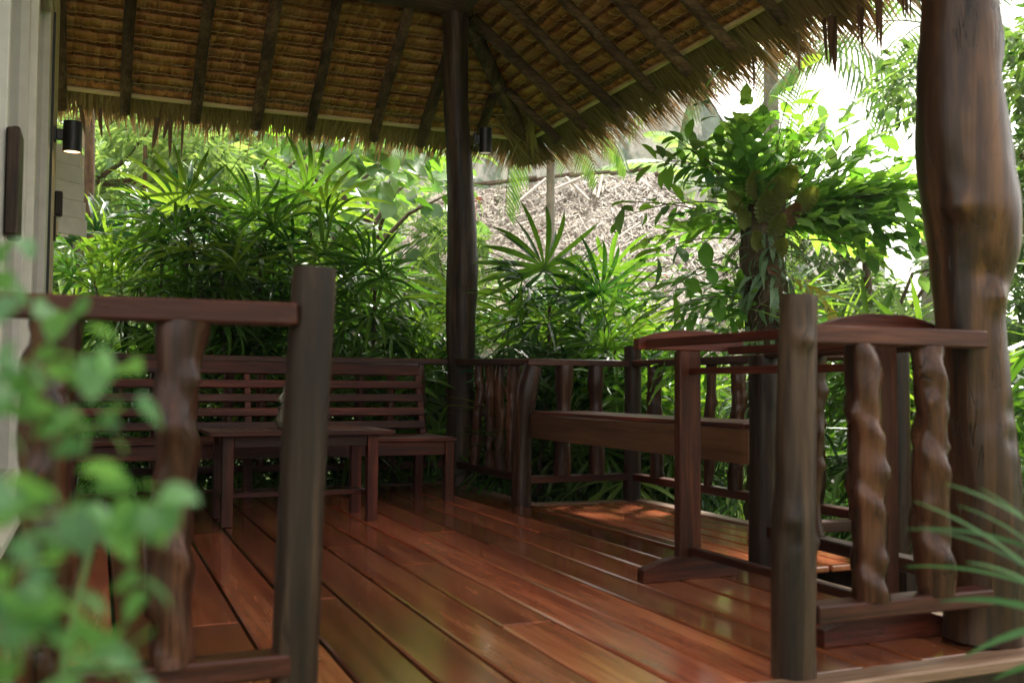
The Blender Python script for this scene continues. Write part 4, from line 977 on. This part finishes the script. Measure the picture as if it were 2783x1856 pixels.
def small_leaf_tree(label, x, y, zg, trunk_h, clumps, ls, n, seed, mat=L_MID, group='trees and shrubs growing behind the veranda', aspect=.45, name='leafy_tree', cat='tree'):
    q = random.Random(seed); t = thing(name, label, cat, (x, y, zg), group)
    pts = [(0, 0, 0), (q.uniform(-.1, .1), q.uniform(-.1, .1), trunk_h * .5), (q.uniform(-.2, .2), q.uniform(-.2, .2), trunk_h)]
    r0 = .035 * trunk_h ** .8
    branch_tree(t, pts, [r0, r0 * .8, r0 * .6])
    vs, fs = [], []
    for (cx, cy, cz, rx, ry, rz) in clumps:
        tube('branch', [pts[-1] if cz > trunk_h else pts[1], ((pts[-1][0] + cx) / 2, (pts[-1][1] + cy) / 2, (min(trunk_h, cz) + cz) / 2 - .1), (cx, cy, cz)], [r0 * .4, r0 * .28, r0 * .1], M_BARK, t, 6)
        leaf_cloud(vs, fs, (cx, cy, cz), (rx, ry, rz), int(n), ls, q, aspect=aspect)
    o = link('crown', mesh('crown', vs, fs, mat), t); return t
def clumps_rand(q, n, ctr, spread, r): return [(ctr[0] + q.uniform(-1, 1) * spread[0], ctr[1] + q.uniform(-1, 1) * spread[1], ctr[2] + q.uniform(-1, 1) * spread[2], r * q.uniform(.7, 1.2), r * q.uniform(.7, 1.2), r * q.uniform(.55, .9)) for _ in range(n)]

# broad-leaved trees (each leaf a part)
def broad_tree(label, x, y, zg, h, rx, rz, n, seed, sc=1.0, meshes=None, name='broad_leaved_tree', faceonly=True):
    q = random.Random(seed); t = thing(name, label, 'tree', (x, y, zg), 'broad-leaved trees behind the palms')
    branch_tree(t, [(0, 0, 0), (.1, 0, h * .5), (0, 0, h)], [.12, .09, .05])
    for k in range(9):
        a = k * .7; e = Vector((math.cos(a) * rx * .8, math.sin(a) * rx * .5, h + q.uniform(-.5, .7) * rz)); s = Vector((0, 0, h * q.uniform(.5, .95)))
        tube('branch', [s, (s + e) / 2 + Vector((0, 0, .15)), e], [.04, .025, .01], M_BARK, t, 6)
    for k in range(n):
        u = Vector((q.gauss(0, 1), -abs(q.gauss(0, .8)), q.gauss(0, 1))).normalized(); r = q.uniform(.45, 1) ** .5
        nn = 1 + .3 * noise.noise(u * 2.5 + Vector((seed, 0, 0)))
        p = Vector((u.x * rx * r * nn, u.y * rx * .7 * r, h + u.z * rz * r * nn))
        o = link('leaf', q.choice(meshes or BIGS), t, p, None, sc * q.uniform(.65, 1.15)); aim(o, (u.x + q.uniform(-.7, .7), u.y + q.uniform(-.6, .6), q.uniform(-1.1, .3)), q.uniform(-.8, .8))
    return t
broad_tree('large-leaved tree whose drooping leaves hang left of the corner post', 3.1, 12.2, -.3, 3.2, 1.35, 1.5, 290, 5, .95)
broad_tree('large-leaved tree under the middle of the back eave', 1.9, 14.6, -.1, 3.9, 1.8, 1.5, 280, 6, .9)
broad_tree('pale large-leaved tree farther back, right behind the middle eave', 3.9, 17.0, .1, 4.3, 2.0, 2.0, 170, 7, .95)
yl = thing('young_teak', 'single young plant with upright yellow-spotted leaves left of the corner post', 'plant', (2.42, 8.9, -.5))
tube('stem', [(0, 0, 0), (.02, 0, 1.2), (.1, 0, 1.9), (.12, 0, 2.2)], [.014, .011, .008, .005], M_TWIG, yl, 6)
tube('branch', [(.06, 0, 1.55), (.22, -.02, 1.72), (.35, -.05, 1.95)], [.007, .005, .003], M_TWIG, yl, 5)
for d, s, z, mt in (((-.35, 0, 1), .85, 2.2, 2), ((.3, -.1, 1), .6, 2.15, 2), ((.6, -.2, .4), .55, 2.1, 2)):
    o = link('leaf', BIGS[mt], yl, (.12, 0, z), None, s); aim(o, d)
# left: feathery bamboo and slender trunks
q = random.Random(9)
small_leaf_tree('feathery narrow-leaved tree behind the left lamp', -.1, 12.5, -.2, 3.3, clumps_rand(q, 10, (0.2, -.2, 3.3), (1.1, .6, 1.5), .6), .24, 330, 31, L_FAR, aspect=.16)
small_leaf_tree('leafy tree left of centre under the back eave', 1.0, 15.5, 0, 3.6, clumps_rand(q, 10, (0, 0, 3.9), (1.6, .8, 1.4), .8), .17, 480, 32, L_FAR)
small_leaf_tree('dense shrub filling the gap beside the house corner', -.6, 11.0, -.3, 1.2, clumps_rand(q, 8, (0, 0, 1.3), (.7, .5, .9), .55), .2, 360, 33, L_FAR, aspect=.2)
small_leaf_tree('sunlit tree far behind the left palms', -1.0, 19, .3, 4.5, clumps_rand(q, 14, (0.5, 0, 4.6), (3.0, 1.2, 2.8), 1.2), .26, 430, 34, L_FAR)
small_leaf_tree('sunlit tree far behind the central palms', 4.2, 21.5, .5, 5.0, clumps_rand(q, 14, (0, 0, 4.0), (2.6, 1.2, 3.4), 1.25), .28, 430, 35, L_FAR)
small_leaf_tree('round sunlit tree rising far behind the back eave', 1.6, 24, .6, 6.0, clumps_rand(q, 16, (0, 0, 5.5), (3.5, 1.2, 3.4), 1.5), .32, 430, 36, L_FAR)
for lb, x, y, r, h in (('slender mossy trunk standing behind the left lamp', -.16, 11.2, .055, 5.2), ('pale slim trunk low beside the house corner', -.24, 11.9, .085, 4.6), ('thin brown trunk left of the dark palms', .42, 11.6, .03, 3.8)):
    o = log_obj('slender_trunk', [(0, 0, 0, r * 1.2), (.05, 0, h * .5, r), (.02, 0, h, r * .8)], M_PALMBARK if 'pale' in lb else M_BARK, seg=14, step=.1, nz=.08, seed=int(x * 10)); o.location = (x, y, -.4); tag(o, lb, 'tree trunk', 'trees and shrubs growing behind the veranda')
# right side
q = random.Random(19)
small_leaf_tree('small-leaved tree filling the right background behind the trunk post', 8.3, 6.4, -.4, 3.2, clumps_rand(q, 14, (0.0, 0, 3.2), (1.3, 1.5, 1.7), .62), .13, 520, 41, L_MID)
small_leaf_tree('airy tree against the white sky left of the trunk post', 8.9, 9.8, -.4, 2.8, clumps_rand(q, 12, (.2, 0, 2.3), (1.3, 1.0, 1.3), .6), .13, 360, 42, L_MID)
small_leaf_tree('tall tree at the right picture edge', 8.6, 4.3, -.4, 4.5, clumps_rand(q, 16, (0, 0, 4.0), (1.3, 1.0, 2.4), .7), .14, 480, 43, L_MID)
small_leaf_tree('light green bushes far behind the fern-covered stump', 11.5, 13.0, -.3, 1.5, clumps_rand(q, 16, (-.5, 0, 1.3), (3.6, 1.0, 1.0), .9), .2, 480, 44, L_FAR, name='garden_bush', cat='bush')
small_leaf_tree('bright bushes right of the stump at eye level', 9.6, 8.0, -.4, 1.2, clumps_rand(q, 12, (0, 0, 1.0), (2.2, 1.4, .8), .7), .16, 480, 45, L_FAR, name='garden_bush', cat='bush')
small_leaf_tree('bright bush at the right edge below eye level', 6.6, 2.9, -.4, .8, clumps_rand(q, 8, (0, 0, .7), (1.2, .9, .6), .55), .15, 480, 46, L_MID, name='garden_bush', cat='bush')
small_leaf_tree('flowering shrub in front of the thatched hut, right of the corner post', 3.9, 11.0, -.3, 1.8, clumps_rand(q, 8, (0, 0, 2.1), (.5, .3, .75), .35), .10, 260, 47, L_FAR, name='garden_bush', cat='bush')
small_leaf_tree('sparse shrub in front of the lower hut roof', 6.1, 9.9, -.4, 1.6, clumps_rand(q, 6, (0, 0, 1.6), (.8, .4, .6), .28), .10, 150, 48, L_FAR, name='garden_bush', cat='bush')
# strap leaved ground plants
def strap_plant(label, x, y, zg, n, L, seed, mat=L_STRAP, wd=.03, el=(0.5, 1.4), droop=1.2, group='strap-leaved plants in the beds'):
    q = random.Random(seed); t = thing('strap_leaf_plant', label, 'plant', (x, y, zg), group)
    var = []
    for i in range(4):
        vs, fs = [], []; blade(vs, fs, (0, 0, 0), (0, 1, 0), (0, 0, 1), L * q.uniform(.8, 1.1), wd, droop * q.uniform(.6, 1.3), 8, .3, w0=.7, peak=.3); var.append(mesh('leaf', vs, fs, mat))
    for k in range(n):
        o = link('leaf', q.choice(var), t, (q.uniform(-.06, .06), q.uniform(-.06, .06), 0), None, q.uniform(.7, 1.1)); a = q.uniform(0, 6.28); e = q.uniform(*el)
        aim(o, (math.cos(a) * math.cos(e), math.sin(a) * math.cos(e), math.sin(e)), q.uniform(-.5, .5))
    return t
q = random.Random(23)
for i, (lb, x, y) in enumerate((('strap-leaved plant behind the stump, left of the trunk post', 5.2, 5.5), ('strap-leaved plant outside the alcove corner post', 3.9, 5.9), ('strap-leaved plant under the hut roof edge', 6.3, 7.6), ('strap-leaved plant at the right edge beyond the trunk post', 4.6, 2.7), ('strap-leaved plant beyond the side railing', 4.5, 3.9), ('strap-leaved plant behind the flowering twigs on the right', 7.0, 5.8), ('strap-leaved plant low outside the corner railing', 3.1, 7.5))):
    strap_plant(lb, x, y, -.45, 34, 1.0 if i not in (1, 6) else .7, 60 + i)
# ground cover around the deck
def cover():
    q = random.Random(3); vs, fs = [], []
    for k in range(9000):
        while True:
            x, y = q.uniform(-1, 9), q.uniform(1.5, 13)
            if (-.6 < x < 2.8 and y < 7.75) or (x < 3.6 and 3.3 < y < 6.2): continue
            break
        l = q.uniform(.10, .34); a = q.uniform(0, 6.28); d = Vector((math.cos(a) * .6, math.sin(a) * .6, 1)).normalized()
        blade(vs, fs, (x, y, -.52), d, (math.cos(a + 1.5), math.sin(a + 1.5), .1), l, .022, .9, 3, .2, w0=.6, peak=.3)
    o = link('ground_cover', mesh('ground_cover', vs, fs, L_MID)); tag(o, 'mixed low green blades covering the beds around the deck', 'ground cover', kind='stuff')
cover()

# far woodland mass closing the view on the left
def woods():
    q = random.Random(8); vs, fs = [], []
    for k in range(34):
        x = -14 + 32 * q.random(); y = 30 + q.uniform(-2, 5); 
        h = 9.5 - max(0, x - 5) * .95 + q.uniform(-1, 1)
        if h < 1.5: continue
        for j in range(4): leaf_cloud(vs, fs, (x + q.uniform(-1, 1), y, h * (j + .5) / 4), (2.1, 1.4, 1.6), 260, .5, q)
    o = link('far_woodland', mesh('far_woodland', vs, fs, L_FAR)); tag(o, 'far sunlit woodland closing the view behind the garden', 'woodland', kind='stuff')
woods()

# ---------------------------------------------------------------- palms with trunks
def pinnate(seed, L=2.2, n=26, ll=.5, droop=1.6, mat=L_MID, wd=.03):
    rr = random.Random(seed); vs, fs = [], []; d = Vector((0, 1, .3)).normalized(); cur = Vector(); pts = [cur.copy()]; dirs = [d.copy()]; N = 14
    for i in range(N): d = (d + Vector((0, 0, -droop / N))).normalized(); cur = cur + d * (L / N); pts.append(cur.copy()); dirs.append(d.copy())
    tube_geo(pts, [.018 * (1 - .8 * i / N) for i in range(N + 1)], 4, vs, fs, cap=False)
    for k in range(n):
        f = .18 + .82 * k / (n - 1); i = f * N; j = min(N - 1, int(i)); p = pts[j].lerp(pts[j + 1], i - j)
        for s in (-1, 1):
            blade(vs, fs, p, Vector((s, 0, 0)) + dirs[j] * .7 + Vector((0, 0, -.2)), (0, 0, 1), ll * (.5 + .6 * math.sin(math.pi * f)) * rr.uniform(.85, 1.1), wd, 1.3, 4, .2, w0=.5)
    return mesh('frond', vs, fs, mat)
def trunk_palm(label, x, y, zg, h, r, nf, seed, L=2.2, ll=.5, mat=L_MID, name='coconut_palm', wd=.03, lean=0.0):
    q = random.Random(seed); t = thing(name, label, 'palm', (x, y, zg), 'palms with bare trunks')
    vs, fs = [], []; pts, rad = [], []; n = int(h / .07)
    for i in range(n + 1): f = i / n; pts.append((lean * f * f, 0, h * f)); rad.append(r * (1.15 - .35 * f) * (1.06 if i % 3 == 0 else 1))
    tube('trunk', pts, rad, M_PALMBARK, t, 14)
    ms = [pinnate(seed + i, L * q.uniform(.85, 1.1), 24, ll, q.uniform(1.2, 2.0), mat, wd) for i in range(3)]
    for k in range(nf):
        a = k * 2.4; e = q.uniform(-.5, 1.1); o = link('frond', q.choice(ms), t, (lean, 0, h), None, q.uniform(.85, 1.1)); aim(o, (math.cos(a) * math.cos(e), math.sin(a) * math.cos(e), math.sin(e)), q.uniform(-.3, .3))
    return t
trunk_palm('slim ringed areca palm rising before the thatched hut into the eave', 4.95, 10.7, -.4, 4.6, .055, 9, 71, 1.5, .42, name='areca_palm')
trunk_palm('pale coconut palm trunk showing against the sky behind the right eave', 12.2, 16.0, -.3, 8.2, .17, 15, 72, 3.4, .75, wd=.05)
trunk_palm('coconut palm behind the stump with hanging fronds against the sky', 11.5, 11.3, -.3, 6.6, .13, 13, 73, 2.9, .7, wd=.05)
trunk_palm('hazy coconut palm far off between cliff and eave', 18.6, 27.5, 0, 7.3, .2, 17, 74, 3.8, .9, L_FAR, wd=.09)

# ---------------------------------------------------------------- neighbouring thatched hut
hut = thing('thatched_hut', 'neighbouring hut with a shaggy grey-brown thatched roof right of the corner post', 'hut', (6.0, 12.5, -.4))
def hut_build():
    q = random.Random(55)
    R1, R2 = Vector((4.75, 14.44, 3.70)), Vector((7.75, 13.1, 4.0)); al_ = (R2 - R1); al_.z = 0; al_.normalize(); dn = Vector((al_.y, -al_.x, 0))
    E1, E2 = R1 + dn * 4.2 - al_ * 1.0, R2 + dn * 4.4 + al_ * 2.3; E1.z = .75; E2.z = .75
    B2 = R2 - dn * 3.0 + al_ * 2.3; B2.z = 1.6; B1 = R1 - dn * 3.0 - al_; B1.z = 1.6
    O = Vector((6.0, 12.5, -.4))
    def surf(name, A, B, C_, D_, nu, nv):
        vs, fs = [], []; N = (B - A).cross(D_ - A).normalized()
        if N.z < 0: N = -N
        for j in range(nv + 1):
            for i in range(nu + 1):
                p = A.lerp(B, i / nu).lerp(D_.lerp(C_, i / nu), j / nv)
                p = p + N * (.07 * noise.noise(p * 1.1) + .05 * noise.noise(p * 5)); vs.append(p - O)
        for j in range(nv):
            for i in range(nu): b = j * (nu + 1) + i; fs.append((b, b + 1, b + nu + 2, b + nu + 1))
        link(name, mesh(name, vs, fs, M_OLDTH, False), hut)
        # shaggy leaf litter
        vs, fs = [], []
        for k in range(int((B - A).length * (D_ - A).length * 420)):
            u, v = q.random(), q.random(); p = A.lerp(B, u).lerp(D_.lerp(C_, u), v) + N * q.uniform(.0, .09)
            dd = ((A.lerp(B, u) - D_.lerp(C_, u)).normalized() + Vector((q.gauss(0, .6), q.gauss(0, .6), q.gauss(0, .25)))).normalized()
            dd = (dd - N * dd.dot(N) + N * q.uniform(-.15, .25)).normalized(); s = dd.cross(N).normalized(); l = q.uniform(.06, .20) * q.choice((1, 1, 1.7)); w_ = q.uniform(.004, .011) * q.choice((1, 1, 1.6))
            b = len(vs); p -= O; vs += [p - s * w_, p + s * w_, p + dd * l + s * w_ * .4, p + dd * l - s * w_ * .4]; fs.append((b, b + 1, b + 2, b + 3))
        for k in range(45):
            u, v = q.random(), q.random(); p = A.lerp(B, u).lerp(D_.lerp(C_, u), v) + N * .1
            dd = ((A - D_).normalized() + (B - A).normalized() * q.uniform(-1.4, .6)).normalized(); s = dd.cross(N).normalized(); l = q.uniform(.3, .8); w_ = q.uniform(.006, .014)
            b = len(vs); p -= O; vs += [p - s * w_, p + s * w_, p + dd * l + s * w_, p + dd * l - s * w_]; fs.append((b, b + 1, b + 2, b + 3))
        o = link('thatch_litter', mesh('thatch_litter', vs, fs, M_OLDTH), hut); o['kind'] = 'stuff'
    surf('roof_slope', E1, E2, R2, R1, 60, 34); surf('roof_hip', E2, B2, R2 + Vector((0, 0, .001)), R2, 34, 30); surf('roof_slope', B2, B1, R1, R2, 30, 12)
    for k in range(5):
        a = R1.lerp(R2, .05 + .19 * k) - O + dn * q.uniform(-.05, .15); b = R1.lerp(R2, .3 + .17 * k) - O + dn * q.uniform(-.05, .15)
        tube('ridge_pole', [a + Vector((0, 0, .09)), b + Vector((0, 0, .12))], [.035, .03], M_TWIG, hut, 6)
    for k in range(5):
        u = q.uniform(.45, .8); p = R1.lerp(R2, u) + dn * q.uniform(.1, .5) - Vector((0, 0, .1)) - O; e = p + dn * q.uniform(.5, .9) - Vector((0, 0, .5)) + al_ * q.uniform(-.7, .5)
        tube('cross_batten', [p + Vector((0, 0, .14)), e + Vector((0, 0, .18))], [.022, .02], simple('bleached_cane', (.5, .43, .36), .8), hut, 6)
    Wc = [R1 + dn * 3.2, R2 + dn * 3.3 + al_ * 1.4, B2 + dn * .8 - al_ * .9, B1 + dn * .8 + al_]
    vs = []; 
    for p in Wc: vs += [Vector((p.x, p.y, -.6)) - O, Vector((p.x, p.y, 1.5)) - O]
    fs = [(2 * i, (2 * i + 2) % 8, (2 * i + 3) % 8, 2 * i + 1) for i in range(4)]
    link('wall', mesh('wall', vs, fs, m_log()), hut)
hut_build()

# flowers
def flower(label, p, mat, n=9, s=.03):
    q = random.Random(int(p[0] * 100)); vs, fs = [], []
    for k in range(n):
        c = Vector((q.uniform(-1, 1), q.uniform(-1, 1), q.uniform(-.6, .6))) * s * 1.2
        for j in range(4):
            a = j * 1.57 + q.random(); blade(vs, fs, c, (math.cos(a), math.sin(a), .4), (0, 0, 1), s, s * .6, .3, 2, .1, w0=.5)
    tube_geo([(0, 0, -.25), (0, 0, 0)], [.004, .003], 4, vs, fs)
    o = link('flower_head', mesh('flower_head', vs, fs, mat)); o.location = p; tag(o, label, 'flower', 'small flowers among the greenery')
flower('red flower cluster at the top of the shrub right of the corner post', (4.08, 10.9, 2.95), M_RED, 10, .05)
flower('small red flower lower in the shrub before the hut roof', (4.75, 10.6, 2.6), M_RED, 6, .04)
flower('red flower before the middle of the hut roof', (6.05, 9.9, 2.05), M_RED, 6, .04)
flower('red flower low on the hut roof, left of the fern stump', (5.75, 8.9, 1.45), M_RED, 6, .04)
flower('purple flower at the right edge beside the trunk post', (3.75, 2.95, 1.0), M_PURP, 5, .035)

# ---------------------------------------------------------------- foreground vine (left) and grass (right)
vn = thing('climbing_vine', 'blurred heart-leaved vine hanging in front of the left railing', 'vine', (-.10, 1.05, -.5))
HEART = []
for i in range(3):
    vs, fs = [], []; blade(vs, fs, (0, 0, 0), (0, 1, .1), (0, 0, 1), .062 + .01 * i, .05 + .007 * i, .5, 6, .2, w0=.75, wav=.02, peak=.25); HEART.append(mesh('leaf', vs, fs, L_VINE, True))
q = random.Random(14)
for (x0, z0, x1, z1) in ((-.05, .0, -.02, 1.5), (.02, .0, .02, 1.33), (-.09, 0, -.12, 1.36), (.05, 0, .10, 1.15), (-.02, 0, .05, .95)):
    pts = [Vector((x0 + (x1 - x0) * i / 8 + .02 * math.sin(i * 1.3 + x0 * 50), .02 * math.cos(i * 1.7), z0 + (z1 - z0) * i / 8)) for i in range(9)]
    tube('stem', pts, [.0035] * 9, M_GSTEM, vn, 5)
spots = []
for k in range(120):
    z = q.uniform(.45, 1.0) + .5 * 0
    spots.append(z)
import itertools
def pxp(px, py, dep):      # place along a view ray chosen once when surveying the bed
    M = cam.matrix_world; f = 2286.0
    return M.translation + (M.to_3x3() @ Vector(((px - 1175.5) / f, -(py - 784) / f, -1))) * dep
for (cx, cy, rx, ry, n, dep) in ((40, 1130, 60, 90, 11, .85), (60, 1400, 110, 150, 34, .95), (230, 1500, 110, 80, 14, 1.0), (180, 840, 150, 70, 17, 1.1), (210, 980, 140, 70, 16, 1.05), (320, 1150, 90, 50, 14, 1.0), (190, 1200, 100, 80, 15, 1.1), (20, 640, 40, 60, 5, 1.2), (50, 860, 60, 80, 9, 1.1), (150, 700, 50, 30, 3, 1.3), (30, 560, 30, 30, 2, 1.4), (330, 1350, 50, 50, 5, 1.1)):
    for k in range(n):
        p = pxp(cx + q.gauss(0, .5) * rx, cy + q.gauss(0, .5) * ry, dep * .62 * q.uniform(.92, 1.1)) - Vector(vn.location)
        o = link('leaf', q.choice(HEART), vn, p, None, q.uniform(.24, .42)); aim(o, (q.uniform(-1, 1), q.uniform(-.8, .8), q.uniform(-1, .2)), q.uniform(-1, 1))
gt = thing('spider_grass', 'blurred arching grass tuft in front of the massive trunk post', 'grass tuft', (1.62, 1.30, -.5))
for (px, py, ex, ey) in ((2400, 1330, 2100, 1150), (2420, 1340, 2080, 1300), (2400, 1250, 2080, 1215), (2420, 1330, 2130, 1215), (2440, 1400, 2160, 1380), (2460, 1400, 2210, 1510), (2440, 1250, 2170, 1110), (2430, 1300, 2200, 1160), (2440, 1380, 2220, 1290), (2460, 1500, 2280, 1560), (2440, 1290, 2250, 1120)):
    a = pxp(px + 40, py + 40, 1.55) - Vector(gt.location); b = pxp(ex, ey, 1.5 + q.uniform(-.1, .1)) - Vector(gt.location); m = (a + b) / 2 + Vector((0, 0, .035))
    root = Vector((q.uniform(-.03, .03) + .12, q.uniform(-.03, .03), 0)); vs, fs = [], []; pts = []
    for i in range(13):
        t = i / 12
        if t < .4: u = t / .4; p = root.lerp(a, u)
        else: u = (t - .4) / .6; p = a.lerp(m, u).lerp(m.lerp(b, u), u)
        pts.append(p)
    wd = .009 if py < 1400 else .017
    for i, p in enumerate(pts):
        d = (pts[min(i + 1, 12)] - pts[max(i - 1, 0)]).normalized(); s = d.cross(Vector((.3, -.8, .5))).normalized(); w_ = wd * (1 - (i / 12) ** 3) * .5 + .0006
        vs += [p - s * w_, p + Vector((0, 0, -.001)), p + s * w_]
    for i in range(12):
        b_ = i * 3; fs += [(b_, b_ + 1, b_ + 4, b_ + 3), (b_ + 1, b_ + 2, b_ + 5, b_ + 4)]
    link('blade', mesh('blade', vs, fs, L_GRASS, True), gt)

# ---------------------------------------------------------------- haze
hz = link('haze', box_mesh('haze', (-60, -20, -3), (120, 110, 75), None or M_INT, 0)); hz['kind'] = 'stuff'; hz['label'] = 'thin bright haze in the humid air'
hm = D.materials.new('haze_air'); hm.use_nodes = True; hn = hm.node_tree; hn.nodes.clear()
ho = hn.nodes.new('ShaderNodeOutputMaterial'); hv_ = hn.nodes.new('ShaderNodeVolumePrincipled')
hv_.inputs['Color'].default_value = (0.95, 0.96, 0.96, 1); hv_.inputs['Density'].default_value = 0.0010; hv_.inputs['Anisotropy'].default_value = 0.3
hn.links.new(hv_.outputs[0], ho.inputs['Volume']); hz.data.materials.clear(); hz.data.materials.append(hm)
